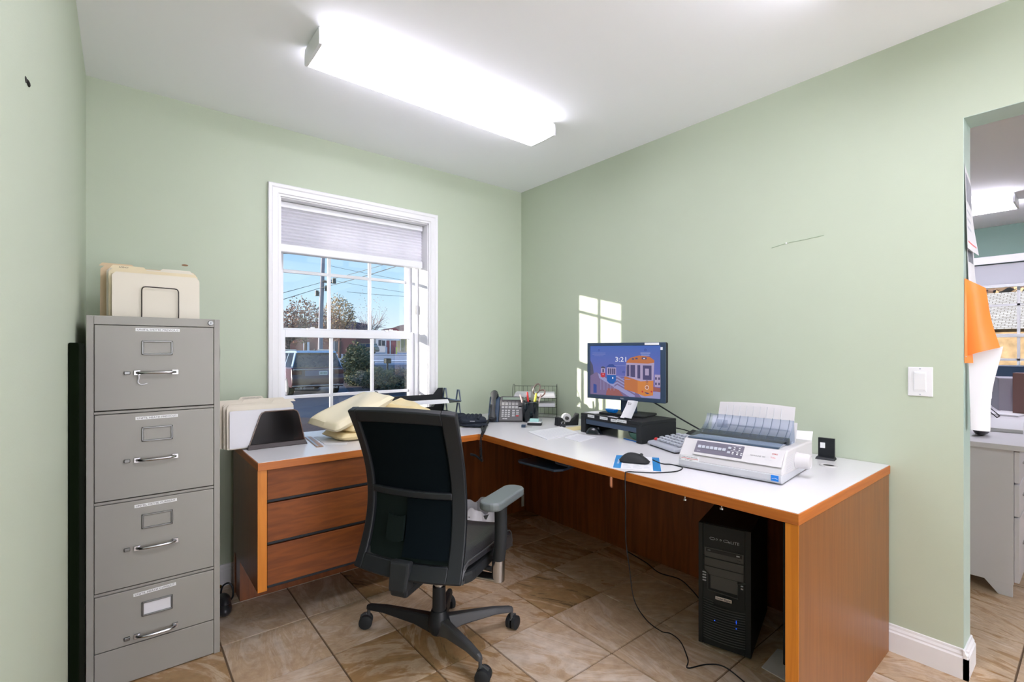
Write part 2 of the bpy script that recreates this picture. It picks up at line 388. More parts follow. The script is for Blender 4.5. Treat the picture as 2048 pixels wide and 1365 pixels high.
# marks on the walls (real nail holes and scars)
b = MB(); b.tube([(-0.001, -1.86, 1.702), (-0.0015, -1.93, 1.714), (-0.0015, -2.0, 1.716), (-0.001, -2.08, 1.722)], 0.0012, 5)
b.build('plaster_crack', mat('crack_shadow', (0.36, 0.45, 0.32), 0.8), wr)
MB().ellipsoid((-0.001, -1.926, 1.713), (0.002, 0.005, 0.004), 8, 6).build('nail_head', M['trim'], wr)
MB().ellipsoid((-2.174, -0.001, 1.632), (0.014, 0.001, 0.005), 12, 6, ).build('scuff_mark', mat('brown_scuff', (0.28, 0.16, 0.09), 0.8), wb)
b = MB(); b.ellipsoid((-2.541, -1.718, 1.669), (0.002, 0.008, 0.005), 10, 6); b.ellipsoid((-2.540, -1.700, 1.671), (0.003, 0.016, 0.003), 10, 6)
b.build('wall_hole', M['gap'], wlft)
# baseboards
def baseboard(name, p0, p1, nrm):
    p0 = Vector(p0); p1 = Vector(p1); d = (p1 - p0).normalized(); nv = Vector(nrm)
    prof = [(0, 0), (0.015, 0), (0.015, 0.078), (0.011, 0.084), (0.011, 0.09), (0.006, 0.098), (0.005, 0.106), (0, 0.108)]
    b = MB(); L = (p1 - p0).length
    T = Matrix(((nv.x, 0, d.x, p0.x), (nv.y, 0, d.y, p0.y), (0, 1, 0, 0), (0, 0, 0, 1)))
    b.prism(prof, 0, L, T); return struct(b.build(name, M['trim']))
baseboard('baseboard_back', (-2.541, 0, 0), (0, 0, 0), (0, -1, 0))
baseboard('baseboard_right', (0, 0, 0), (0, -2.551, 0), (-1, 0, 0))
baseboard('baseboard_jamb', (-0.015, -2.536, 0), (0.146, -2.536, 0), (0, -1, 0))
baseboard('baseboard_left', (-2.541, 0, 0), (-2.541, -6.0, 0), (1, 0, 0))
baseboard('baseboard_next_room', (4.30, 0, 0), (4.30, -6.0, 0), (-1, 0, 0))

# floor: tiles on a 34 cm grid, grout below
b = MB(); b.mi = 1; b.box((-2.68, -6.14, -0.10), (4.6, 0.30, -0.0045)); b.mi = 0
xs = [-2.70, -2.435, -2.10, -1.762, -1.49, -1.238, -0.895, -0.555, -0.213]
while xs[-1] < 4.5: xs.append(xs[-1] + 0.342)
ys = [0.26, 0.09, -0.247, -0.588, -0.932]
while ys[-1] > -6.1: ys.append(ys[-1] - 0.345)
lay = b.bm.faces.layers.float.new('dummy')
tiles = []
for i in range(len(xs) - 1):
    for j in range(len(ys) - 1):
        g = 0.0022; x0, x1, y1, y0 = xs[i] + g, xs[i + 1] - g, ys[j] - g, ys[j + 1] + g
        # left columns are laid half a tile off the others
        n0 = len(b.bm.faces); b.hexa([(x0, y0, -0.006), (x1, y0, -0.006), (x1, y1, -0.006), (x0, y1, -0.006), (x0 + .0015, y0 + .0015, 0), (x1 - .0015, y0 + .0015, 0), (x1 - .0015, y1 - .0015, 0), (x0 + .0015, y1 - .0015, 0)])
        cxm, cym = (x0 + x1) / 2, (y0 + y1) / 2
        rnd = random.Random(i * 131 + j * 17)
        brown = rnd.random() * 0.75
        if cxm < -1.76: brown = 0.0 + 0.15 * rnd.random()
        if cxm < -2.10 and cym < -0.6: brown = 0.62
        if -1.5 < cxm < -1.2 and -1.3 < cym < -0.9: brown = 0.58
        if cym < -1.25 and -1.25 < cxm < -0.2: brown = 0.05 + 0.2 * rnd.random()
        if cxm > 0.3: brown = 0.35
        ang = rnd.choice((0.02, 0.10, 0.16, 0.25, 0.30, 0.42)) + rnd.random() * 0.04
        tiles += [(rnd.random(), brown, ang)] * 6
fl = b.build('floor', [M['tile'], M['grout']], normals=False); struct(fl)
att = fl.data.color_attributes.new('tile', 'FLOAT_COLOR', 'CORNER')
k = 0
for pi_, pl in enumerate(fl.data.polygons):
    t = tiles[pi_ - 6] if pi_ >= 6 and pi_ - 6 < len(tiles) else (0, 0, 0)
    for li in pl.loop_indices: att.data[li].color = (*t, 1)

# ================================================================== WINDOW 1
win = thing('window_1', 'white double hung window with muntins and moulded casing in the green wall', 'window', (0, 0, 0), kind='structure')
del win['category']
def casing_profile(b, x0, x1, z0, z1, legs=True):
    # mitred stepped moulding around the opening (x0..x1, z0..z1 inner), width 0.064
    w = 0.064; st = [(0.0, 0.012), (0.010, 0.012), (0.014, 0.017), (0.040, 0.017), (0.046, 0.022), (0.060, 0.024), (w, 0.020), (w, 0.0)]
    def ring(d): return [(x0 - d, z0 - d), (x1 + d, z0 - d), (x1 + d, z1 + d), (x0 - d, z1 + d)]
    st = [(0.0, 0.0)] + st
    for (d0, y0), (d1, y1) in zip(st, st[1:]):
        A = ring(d0); B = ring(d1)
        for i in range(4):
            j = (i + 1) % 4
            b.quad((A[i][0], -y0, A[i][1]), (A[j][0], -y0, A[j][1]), (B[j][0], -y1, B[j][1]), (B[i][0], -y1, B[i][1]))
b = MB(); casing_profile(b, WX0 + 0.006, WX1 - 0.006, WZ0, WZ1 - 0.006); b.build('casing', M['trim'], win, smooth=False)
b = MB()
b.box((WX0, 0, WZ0), (WX0 + 0.012, 0.24, WZ1)); b.box((WX1 - 0.012, 0, WZ0), (WX1, 0.24, WZ1)); b.box((WX0, 0, WZ1 - 0.012), (WX1, 0.24, WZ1)); b.box((WX0, 0, WZ0), (WX1, 0.24, WZ0 + 0.02))
b.build('jamb', M['trim'], win)
b = MB()     # vinyl frame tracks
for x0, x1 in ((WX0 + 0.012, WX0 + 0.036), (WX1 - 0.036, WX1 - 0.012)):
    b.box((x0, 0.13, WZ0 + 0.02), (x1, 0.235, WZ1 - 0.012)); 
b.box((WX0 + 0.012, 0.13, WZ1 - 0.04), (WX1 - 0.012, 0.235, WZ1 - 0.012)); b.box((WX0 + 0.012, 0.13, WZ0 + 0.02), (WX1 - 0.012, 0.235, WZ0 + 0.05))
b.build('frame', M['vinyl'], win, bevel=0.002)
def sash(name, y, z0, z1, bot, top, mx, mz):
    sx0, sx1 = WX0 + 0.036, WX1 - 0.036; st = 0.034
    b = MB(); b.box((sx0, y, z0), (sx0 + st, y + 0.035, z1)); b.box((sx1 - st, y, z0), (sx1, y + 0.035, z1))
    b.box((sx0 + st, y, z0), (sx1 - st, y + 0.035, z0 + bot)); b.box((sx0 + st, y, z1 - top), (sx1 - st, y + 0.035, z1))
    s = b.build(name, M['vinyl'], win, bevel=0.002)
    for x in mx: MB().box((x - 0.010, y + 0.009, z0 + bot), (x + 0.010, y + 0.026, z1 - top)).build('muntin', M['vinyl'], s, bevel=0.003)
    for z in mz: MB().box((sx0 + st, y + 0.010, z - 0.010), (sx1 - st, y + 0.025, z + 0.010)).build('muntin', M['vinyl'], s, bevel=0.003)
    MB().box((sx0 + st, y + 0.016, z0 + bot), (sx1 - st, y + 0.020, z1 - top)).build('pane', M['pane'], s)
    return s
MX = (-1.405, -1.140)
sash('lower_sash', 0.150, WZ0 + 0.05, 1.335, 0.05, 0.046, MX, (0.935,))
us = sash('upper_sash', 0.192, 1.305, WZ1 - 0.04, 0.040, 0.032, MX, (1.685,))
b = MB(); b.box((-1.55, 0.150, 1.335), (-1.48, 0.19, 1.345)); b.cyl((-1.515, 0.17, 1.345), (-1.515, 0.17, 1.352), 0.012); b.box((-1.04, 0.15, 1.335), (-0.97, 0.19, 1.345)); b.cyl((-1.005, 0.17, 1.345), (-1.005, 0.17, 1.352), 0.012)
b.build('sash_lock', M['vinyl'], win, bevel=0.001)
b = MB(); b.box((WX1 - 0.040, 0.120, 1.46), (WX1 - 0.028, 0.132, 1.52)); b.box((WX0 + 0.013, 0.03, 1.45), (WX0 + 0.016, 0.045, 1.51)); b.build('shade_bracket', M['steel'], win)

# cellular shade
sh = thing('cellular_shade', 'white pleated cellular shade pulled a third down the window', 'blind', (0, 0, 0))
sx0, sx1 = WX0 + 0.016, WX1 - 0.016
MB().box((sx0, 0.055, 2.020), (sx1, 0.105, 2.054)).build('headrail', M['vinyl'], sh, bevel=0.004)
b = MB(); zt, zb, npl = 2.020, 1.815, 11
pts = []
for i in range(npl * 2 + 1):
    z = zt + (zb - zt) * i / (npl * 2); pts.append((0.064 + (0.006 if i % 2 else 0.0), z))
back = [(0.098 - (y - 0.064), z) for y, z in pts[::-1]]
T = Matrix(((0, 0, 1, 0), (1, 0, 0, 0), (0, 1, 0, 0), (0, 0, 0, 1)))
b.prism(pts + back, sx0 + 0.004, sx1 - 0.004, T); b.build('pleats', M['shade'], sh)
b = MB(); b.box((sx0 + 0.002, 0.052, 1.768), (sx1 - 0.002, 0.106, 1.815)); b.build('bottom_rail', M['vinyl'], sh, bevel=0.006)

# ================================================================== WINDOW 2 (next room)
w2 = thing('window_2', None, None, (0, 0, 0), kind='structure')
b = MB()
for q in (((4.276, -3.07, 2.07), (4.30, -1.88, 2.145)), ((4.276, -1.95, 0.85), (4.30, -1.88, 2.07)), ((4.276, -3.07, 0.85), (4.30, -3.0, 2.07)), ((4.26, -3.09, 0.80), (4.30, -1.86, 0.85))): b.box(*q)
b.build('casing', M['trim'], w2, bevel=0.003)
b = MB()
for q in (((4.36, -3.0, 0.85), (4.40, -1.95, 0.90)), ((4.36, -3.0, 2.03), (4.40, -1.95, 2.07)), ((4.36, -3.0, 0.85), (4.40, -2.95, 2.07)), ((4.36, -2.0, 0.85), (4.40, -1.95, 2.07)), ((4.36, -3.0, 1.34), (4.40, -1.95, 1.375))): b.box(*q)
b.build('sash', M['vinyl'], w2, bevel=0.002)
for y in (-2.66, -2.335): MB().box((4.372, y - 0.011, 0.9), (4.388, y + 0.011, 2.03)).build('muntin', M['vinyl'], w2)
for z in (1.12, 1.66): MB().box((4.372, -2.95, z - 0.011), (4.388, -2.0, z + 0.011)).build('muntin', M['vinyl'], w2)
MB().box((4.379, -2.95, 0.9), (4.382, -2.0, 2.03)).build('pane', M['pane'], w2)
s2 = thing('roller_shade', 'pale shade over the top of the window in the next room', 'blind', (0, 0, 0))
MB().box((4.312, -2.99, 1.86), (4.33, -1.96, 2.06)).build('fabric', M['shade'], s2)
MB().box((4.306, -2.99, 1.83), (4.335, -1.96, 1.86)).build('bottom_rail', M['vinyl'], s2, bevel=0.003)

# ================================================================== FILL LIGHT FRAME (casing added round the fill light, wall is solid)
w3 = thing('fill_light_frame', None, None, (0, 0, 0), kind='structure')
for q in (((-2.44, -6.0, 0.14), (-2.37, -5.975, 2.30)), ((-0.17, -6.0, 0.14), (-0.10, -5.975, 2.30)), ((-2.37, -6.0, 2.23), (-0.17, -5.975, 2.30)), ((-2.37, -6.0, 0.14), (-0.17, -5.975, 0.21))): MB().box(*q).build('casing', M['trim'], w3, bevel=0.003)

# ================================================================== CEILING LIGHTS
def ceiling_light(label, loc, rz=0.0, L=1.22, W=0.185, Hh=0.062, grp=None, lm='lamp'):
    t = thing('ceiling_light', label, 'ceiling light', loc, rz, grp)
    # prismatic wrap lens: flared at the ceiling, flat bottom
    prof = [(-W / 2 + 0.004, 0), (-W / 2, -0.030), (-W / 2 + 0.001, -Hh), (0, -Hh - 0.002), (W / 2 - 0.001, -Hh), (W / 2, -0.030), (W / 2 - 0.004, 0)]
    T = Matrix(((0, 0, 1, 0), (1, 0, 0, 0), (0, 1, 0, 0), (0, 0, 0, 1)))
    b = MB(); b.prism(prof, -L / 2 + 0.006, L / 2 - 0.006, T); b.build('diffuser', M[lm], t)
    prof2 = [(x * 1.01, z * 1.02) for x, z in prof]
    for s in (-1, 1):
        b = MB(); b.prism(prof2, s * L / 2 - 0.006, s * L / 2 + 0.006, T); b.build('end_cap', M['vinyl'], t)
    MB().box((-L / 2, -W / 2 + 0.012, 0.0), (L / 2, W / 2 - 0.012, 0.012)).build('housing', M['vinyl'], t)
    return t
ceiling_light('long white fluorescent wrap light on the ceiling of the green office', (-1.225, -0.915, H - 0.012))
ceiling_light('wrap light added on the next room ceiling as unseen fill beyond the doorway', (2.2, -4.2, H - 0.012), lm='lamp3')  # out of view, added to brighten the next room
ceiling_light('small ceiling light seen through the doorway in the next room', (3.10, -2.12, H - 0.012), R(90), 0.6, 0.30, lm='lamp3')
l3 = ceiling_light('second wrap light added on the ceiling above the camera as unseen fill', (-1.225, -2.42, H - 0.012), lm='lamp_fill')  # unseen fixture, added to brighten walls and floor
l4 = ceiling_light('third wrap light added behind the camera by the front wall as unseen fill', (-1.225, -4.95, H - 0.012), lm='lamp_fill')  # unseen fixture, added as fill from the rear of the room

def W(t):
    b = MB(); b.X = (Matrix.Translation(t.location) @ t.rotation_euler.to_matrix().to_4x4()).inverted(); return b
def inv(t): return (Matrix.Translation(t.location) @ t.rotation_euler.to_matrix().to_4x4()).inverted()
FX = lambda o: basis(o, (1, 0, 0), (0, 0, 1))     # facing -y

# ================================================================== FILING CABINET
fc = thing('filing_cabinet', 'tall putty-grey four-drawer steel filing cabinet with labelled drawers', 'filing cabinet', (-2.312, -0.32, 0))
b = W(fc); fx0, fx1, fy = -2.513, -2.110, -0.627
b.box((fx0, fy, 0.0), (fx0 + 0.0205, -0.03, 1.335)); b.box((fx1 - 0.0205, fy, 0.0), (fx1, -0.03, 1.335))
b.box((fx0 + 0.0205, fy, 1.3035), (fx1 - 0.0205, -0.03, 1.335)); b.box((fx0 + 0.0205, -0.05, 0), (fx1 - 0.0205, -0.03, 1.3035))
for z in (0.9835, 0.661, 0.338): b.box((fx0 + 0.0205, fy + 0.004, z), (fx1 - 0.0205, fy + 0.05, z + 0.0095))
b.build('body', M['cab'], fc, bevel=0.0015)
W(fc).box((fx0 + 0.0205, fy + 0.03, 0.02), (fx1 - 0.0205, fy + 0.045, 1.3035)).build('shadow_gap', M['gap'], fc)
b = W(fc); b.box((fx0 + 0.022, fy, 0.004), (fx1 - 0.022, fy + 0.02, 0.1365)); b.build('kick_panel', M['cab'], fc, bevel=0.001)
DR = [(0.9965, 1.3015, 'UNITIL IVETTE PREVIOUS', 0.013, 0.0), (0.6745, 0.9815, 'UNITIL HEATH PREVIOUS', 0.013, 0.5), (0.3515, 0.6595, 'UNITIL IVETTE CURRENT', 0.013, 0.8), (0.1395, 0.3365, 'UNITIL HEATH CURRENT', 0.013, 2.0)]
for i, (z0, z1, txt, _, tl_) in enumerate(DR):
    d = W(fc).box((fx0 + 0.022, fy - 0.001, z0), (fx1 - 0.022, fy + 0.022, z1)).build('drawer', M['cab'], fc, bevel=0.002)
    cx_ = -2.312; zt = z1
    lw = 0.134 if i == 0 else 0.128
    T = inv(fc) @ Matrix.Translation((cx_ + 0.002 - i * 0.003, fy - 0.0012, zt - 0.0135 - (0.006 if i else 0))) @ Matrix.Rotation(R(-tl_), 4, 'Y')
    b = MB(); b.box((-lw / 2, -0.0006, -0.0058), (lw / 2, 0.0, 0.0058), T); lb = b.build('label_strip', M['label'], d)
    lettering(txt, lw * 0.93, 0.0068, T @ FX((0, -0.0007, 0)), M['ink'], lb)
    # card holder
    hz = zt - 0.080; b = W(fc)
    for q in (((-0.047, 0.021), (0.047, 0.0265)), ((-0.047, -0.0265), (0.047, -0.021)), ((-0.047, -0.0265), (-0.041, 0.0265)), ((0.041, -0.0265), (0.047, 0.0265))):
        b.box((cx_ + q[0][0], fy - 0.007, hz + q[0][1]), (cx_ + q[1][0], fy - 0.001, hz + q[1][1]))
    ch = b.build('card_holder', M['pewter'], d, bevel=0.0015)
    W(fc).box((cx_ - 0.041, fy - 0.0022, hz - 0.021), (cx_ + 0.041, fy - 0.0012, hz + 0.021)).build('card', M['cab'] if i < 3 else M['paper'], ch)
    # curved bar handle
    gz = zt - 0.172; b = W(fc)
    b.tube(smoothpts([(cx_ - 0.062, fy - 0.002, gz), (cx_ - 0.056, fy - 0.016, gz), (cx_ - 0.035, fy - 0.024, gz), (cx_, fy - 0.026, gz), (cx_ + 0.035, fy - 0.024, gz), (cx_ + 0.050, fy - 0.016, gz), (cx_ + 0.056, fy - 0.002, gz)], 4), 0.0052, 8)
    for s in (-1, 1): b.box((cx_ - 0.003 + s * 0.057 - 0.009, fy - 0.010, gz - 0.008), (cx_ - 0.003 + s * 0.057 + 0.009, fy - 0.001, gz + 0.008))
    b.build('handle', M['chrome'], d, smooth=True)
    W(fc).box((cx_ - 0.098, fy - 0.010, gz - 0.006), (cx_ - 0.080, fy - 0.001, gz + 0.006)).build('latch_button', M['pewter'], d, bevel=0.002)
    if i == 0:
        W(fc).tube(smoothpts([(cx_ - 0.058, fy - 0.012, gz - 0.004), (cx_ - 0.055, fy - 0.013, gz - 0.018), (cx_ - 0.058, fy - 0.008, gz - 0.034), (cx_ - 0.048, fy - 0.006, gz - 0.044), (cx_ - 0.030, fy - 0.005, gz - 0.040)], 4), 0.0022, 6).build('plastic_tie', M['paper'], d, smooth=True)
b = W(fc); b.cyl((-2.142, fy, 1.3195), (-2.142, fy - 0.008, 1.3195), 0.010, 0.0085, 20); lk = b.build('lock', M['pewter'], fc, smooth=True)
W(fc).box((-2.143, fy - 0.0085, 1.315), (-2.141, fy - 0.0078, 1.324)).build('keyhole', M['gap'], lk)

tag(W(tp := thing('shade_band', 'shade band on the left wall beside the filing cabinet, built as a near-black board', 'board', (-2.53, -0.77, 0))).box((-2.540, -0.915, 0.0), (-2.5155, -0.632, 1.235)).build('board', M['shade_dark'], tp, bevel=0.004))  # dark strip of shade on the wall, built as a thin board

# folders
def folder(parent, w, h, tab, thick, matl, name='sheet', lean=0.0, tabw=0.10, bow=0.0, xo=0.0):
    """one manila folder in local frame: x width, z up, y depth; tab = (x start) or None"""
    b = MB()
    def prof(hh):
        r = 0.012; pts = [(-w / 2 + 0.004, 0), (w / 2 - 0.004, 0), (w / 2, 0.004), (w / 2, hh - r), (w / 2 - r, hh)]
        if tab is not None:
            t0, t1 = tab, tab + tabw
            pts += [(t1 + 0.008, hh), (t1, hh + 0.011), (t1 - 0.004, hh + 0.013), (t0 + 0.004, hh + 0.013), (t0, hh + 0.011), (t0 - 0.008, hh)]
        pts += [(-w / 2 + r, hh), (-w / 2, hh - r), (-w / 2, 0.004)]
        return pts
    T = Matrix(((1, 0, 0, xo), (0, 0, 1, 0), (0, 1, 0, 0), (0, 0, 0, 1)))
    def leaf(poly, y):
        lo = [Vector((x + xo, y + z * lean + bow * (x / w * 2) ** 2, z)) for x, z in poly]; hi = [p + Vector((0, 0.0012, 0)) for p in lo]
        A = [b.v(p) for p in lo]; B = [b.v(p) for p in hi]; k = len(A)
        b._f(A); b._f(B[::-1])
        for i in range(k): b._f([A[i], B[i], B[(i + 1) % k], A[(i + 1) % k]])
    tabsave = tab
    leaf(prof(h), thick)
    tab = None; leaf(prof(h - 0.006), 0)
    b.box((-w / 2 + 0.004 + xo, 0, 0), (w / 2 - 0.004 + xo, thick, 0.0012))
    return b.build(name, matl, parent)
FG = 'manila folders held by the wire bookend on the filing cabinet'
fspecs = [  # x, y, w, h, tab, thick, mat, label, rot
    (-2.303, -0.455, 0.285, 0.183, None, 0.006, 'cream', 'cream folder at the front of the stack on the filing cabinet, behind the wire loop', 0.02),
    (-2.310, -0.430, 0.292, 0.200, -0.135, 0.010, 'cream2', 'pale yellow folder with a lettered tab, second in the stack on the filing cabinet', 0.0),
    (-2.315, -0.400, 0.296, 0.206, 0.03, 0.012, 'cream', 'cream folder in the middle of the stack on the filing cabinet', 0.0),
    (-2.312, -0.370, 0.300, 0.214, None, 0.010, 'cream', 'tallest cream folder, next to last in the stack on the filing cabinet', -0.02),
    (-2.322, -0.340, 0.325, 0.222, -0.16, 0.012, 'tan', 'tan folder at the back of the stack on the filing cabinet', -0.03)]
for i, (x, y, w, h, tb, th, mt, lab, rz) in enumerate(fspecs):
    t = thing('file_folder', lab, 'folder', (x, y, 1.3355), rz, FG)
    folder(t, w, h, tb, th, M[mt], 'cover', lean=0.03 * (i + 1), tabw=0.10)
    if i in (2, 3): MB().box((-w / 2 + 0.02, 0.0015, 0.003), (w / 2 + 0.004 * (i == 2), th - 0.0005, h - 0.018), Matrix.Shear('XZ', 4, (0, 0.03 * (i + 1)))).build('papers', M['paper'], t)
    if i == 1:
        lettering('AGENCY', 0.030, 0.006, FX((-0.100, 0.021, h + 0.006)), M['ink'], t)
wb_ = thing('wire_bookend', 'black wire loop bookend in front of the folders on the filing cabinet', 'bookend', (-2.295, -0.47, 1.3355))
b = MB(); b.tube(smoothpts([(-0.060, 0.012, 0.002), (-0.060, 0.0, 0.020), (-0.060, 0, 0.06), (-0.060, 0, 0.107), (-0.058, 0, 0.121), (-0.048, 0, 0.128), (0, 0, 0.128), (0.048, 0, 0.127), (0.058, 0, 0.120), (0.060, 0, 0.107), (0.060, 0, 0.06), (0.060, 0, 0.02), (0.060, 0.012, 0.002)], 3), 0.0022, 8)
b.tube([(-0.06, 0.012, 0.002), (-0.06, 0.17, 0.002)], 0.0022, 6); b.tube([(0.06, 0.012, 0.002), (0.06, 0.17, 0.002)], 0.0022, 6)
b.build('loop', M['wireb'], wb_, smooth=True)

# cable strap hanging on the cabinet's right side
t = thing('hanging_cable', 'thin black cable hanging down the right side of the filing cabinet', 'cable', (-2.105, -0.56, 0))
W(t).tube(smoothpts([(-2.106, -0.575, 1.235), (-2.103, -0.56, 1.20), (-2.105, -0.565, 1.14), (-2.103, -0.555, 1.10), (-2.101, -0.50, 0.96), (-2.098, -0.40, 0.86), (-2.100, -0.26, 0.76)], 5), 0.0028, 6).build('cord', M['black'], t, smooth=True)

# black bag with strap on the floor beside the cabinet
t = thing('small_bag', 'small black pouch with a strap loop on the floor beside the filing cabinet', 'bag', (-2.06, -0.30, 0))
b = W(t); b.ellipsoid((-2.055, -0.315, 0.032), (0.035, 0.075, 0.030), 16, 10); b.ellipsoid((-2.050, -0.30, 0.058), (0.028, 0.062, 0.020), 16, 8); b.build('pouch', M['leather'], t, smooth=True)
W(t).tube(smoothpts([(-2.058, -0.26, 0.062), (-2.045, -0.22, 0.085), (-2.02, -0.20, 0.088), (-2.002, -0.205, 0.07), (-2.003, -0.235, 0.035), (-2.03, -0.28, 0.03)], 5), 0.0042, 6).build('strap', M['black'], t, smooth=True)
W(t).cyl((-2.066, -0.19, 0.075), (-2.050, -0.21, 0.085), 0.010, 0.007, 12).build('clasp', M['brass'], t, smooth=True)

# ================================================================== DESK
dk = thing('corner_desk', 'L-shaped cherry desk with white laminate worktop filling the corner', 'desk', (-0.95, -0.7, 0))
front = [(-0.862, -0.700), (-0.874, -0.855), (-0.892, -1.051), (-0.906, -1.282), (-0.915, -1.45), (-0.919, -1.53), (-0.923, -1.752), (-0.925, -1.888), (-0.925, -2.154), (-0.925, -2.318)]
top = [(-0.002, -2.318), (-0.002, -0.003), (-1.982, -0.003), (-1.982, -0.672), (-0.880, -0.672)] + front
W(dk).prism(top, 0.713, 0.7455).build('worktop', M['wood_edge'], dk, bevel=0.0015)
c0 = Vector((-0.9, -0.6))
ins = [(-0.003, -2.315), (-0.003, -0.004), (-1.979, -0.004), (-1.979, -0.6685), (-0.878, -0.6685)] + [(x + 0.003, y + (0.003 if i == 9 else 0)) for i, (x, y) in enumerate(front)]
W(dk).prism(ins, 0.7456, 0.7472).build('laminate_surface', M['lam'], dk)
W(dk).box((-0.920, -2.317, 0), (-0.018, -2.281, 0.7125)).build('end_panel', M['wood_v'], dk, bevel=0.001)
W(dk).box((-0.923, -2.3165, 0), (-0.9202, -2.2815, 0.7125)).build('front_edge', M['wood_post'], dk)
W(dk).box((-0.040, -2.281, 0.0), (-0.020, -0.09, 0.7125)).build('modesty_panel', M['wood_dark'], dk)
b = W(dk); b.box((-1.20, -0.090, 0.0), (-0.040, -0.070, 0.7125)); b.build('modesty_panel', M['wood_dark'], dk)
op = W(dk).box((-0.075, -0.095, 0.03), (-0.050, -0.090, 0.13)).build('outlet_cover', M['beige'], dk, bevel=0.002)
for (x, y) in ((-0.885, -1.939), (-0.878, -2.068)):
    b = W(dk); b.cyl((x, y, 0.713), (x, y, 0.690), 0.0028, seg=10); b.cyl((x, y, 0.692), (x, y, 0.687), 0.007, 0.0075, 14); b.build('bolt', M['chrome'], dk, smooth=True)

pd = thing('drawer_pedestal', 'cherry three-drawer pedestal under the left wing of the desk', 'drawer unit', (-1.6, -0.4, 0))
b = W(pd); py = -0.655; pb = 0.205
b.box((-1.980, py, pb), (-1.944, -0.13, 0.7125)); b.build('side_panel', M['wood_v'], pd, bevel=0.001)
W(pd).box((-1.235, py, pb), (-1.205, -0.13, 0.7125)).build('side_panel', M['wood_v'], pd, bevel=0.001)
W(pd).box((-1.9795, py - 0.0025, pb), (-1.9445, py - 0.0002, 0.7125)).build('front_edge', M['wood_post'], pd)
b = W(pd); b.box((-1.975, -0.24, 0.0), (-1.215, -0.13, pb)); b.box((-1.980, -0.13, 0.0), (-1.205, -0.10, 0.7125)); b.build('base', M['wood_dark'], pd)
W(pd).box((-1.944, py + 0.03, pb + 0.006), (-1.235, -0.13, 0.7125)).build('carcass', M['gap'], pd)
for z0, z1 in ((0.582, 0.7115), (0.404, 0.566), (0.222, 0.388)):
    d = W(pd).box((-1.942, py + 0.004, z0), (-1.237, py + 0.028, z1)).build('drawer', M['wood'], pd, bevel=0.0015)
    W(pd).box((-1.942, py + 0.006, z0 - 0.012), (-1.237, py + 0.022, z0 - 0.0005)).build('finger_pull', M['black'], d, bevel=0.002)

# ================================================================== KEYBOARD TRAY under the desk
t = thing('keyboard_tray', 'black keyboard tray hanging in the shadow under the desk corner', 'keyboard tray', (-0.68, -1.1, 0))
b = W(t); b.prism([(-0.86, -1.00), (-0.84, -0.97), (-0.62, -0.97), (-0.60, -1.22), (-0.80, -1.26), (-0.845, -1.24)], 0.640, 0.652); b.build('tray', M['navy'], t, bevel=0.004)
b = W(t); b.box((-0.74, -1.16, 0.652), (-0.66, -1.00, 0.7125)); b.build('bracket', M['blackm'], t, bevel=0.003)
b = W(t); b.box((-0.83, -1.32, 0.675), (-0.70, -1.23, 0.700)); b.box((-0.80, -1.30, 0.700), (-0.72, -1.25, 0.7125)); b.build('mouse_platform', M['navy'], t, bevel=0.004)

# ================================================================== COMPUTER TOWER
ang = math.atan2(0.053, -0.19)     # front edge direction
pc = thing('computer_tower', 'black tower computer standing on the floor under the right end of the desk', 'computer', (-0.545, -1.905, 0), math.atan2(-0.053, 0.19) + PI / 2 - PI / 2)
pc.rotation_euler = (0, 0, R(-90) + math.atan2(0.053, 0.19))   # local +x runs to the viewer's right, -y is the front
Wd, Hh_, Dp = 0.197, 0.505, 0.43
b = MB(); b.box((-Wd / 2, 0.012, 0.012), (Wd / 2, Dp, Hh_)); b.build('case', M['blackm'], pc, bevel=0.003)
for x in (-0.075, 0.075):
    for y in (0.05, 0.38): MB().cyl((x, y, 0), (x, y, 0.012), 0.014).build('foot', M['black'], pc)
b = MB(); b.box((-Wd / 2, 0, 0.012), (-Wd / 2 + 0.018, 0.014, Hh_)); b.box((Wd / 2 - 0.022, 0, 0.012), (Wd / 2, 0.014, Hh_))
b.box((-Wd / 2 + 0.018, 0.002, 0.375), (Wd / 2 - 0.022, 0.014, Hh_ - 0.002)); b.box((-Wd / 2 + 0.018, 0.003, 0.012), (Wd / 2 - 0.022, 0.014, 0.375))
bz = b.build('front_bezel', M['blackm'], pc, bevel=0.002)
b = MB(); b.box((-0.073, -0.001, 0.410 + 0.02), (0.073, 0.004, 0.412 + 0.02))
dv = MB().box((-0.074, -0.001, 0.372), (0.072, 0.004, 0.410)).build('optical_drive', M['grey'], pc, bevel=0.001)
MB().box((-0.068, -0.0025, 0.392), (0.066, -0.001, 0.406)).build('disc_tray', M['black'], dv, bevel=0.0008)
MB().box((0.048, -0.003, 0.378), (0.060, -0.001, 0.383)).build('eject_button', M['grey'], dv)
lettering('DVD', 0.010, 0.004, FX((-0.056, -0.0027, 0.4)), M['lgrey'], dv); MB().box((0.046, -0.0032, 0.397), (0.058, -0.0026, 0.402)).build('disc_mark', M['lgrey'], dv)
b.bm.free()
for z in (0.368, 0.333): MB().box((-0.074, -0.0005, z - 0.0325), (0.072, 0.003, z)).build('drive_bay_cover', M['grey'], pc, bevel=0.0012)
b = MB(); T = FX((0, 0, 0))
for x in (-0.030, 0.030 - 0.008): 
    b.X = Matrix.Translation((x - 0.015, 0.0015, 0.448)) ; b.tube([(-0.006, 0, 0.0045), (0.006, 0, 0.0045), (0.010, 0, 0), (0.006, 0, -0.0045), (-0.006, 0, -0.0045), (-0.010, 0, 0)], 0.0010, 5, closed=True)
b.X = Matrix.Identity(4)
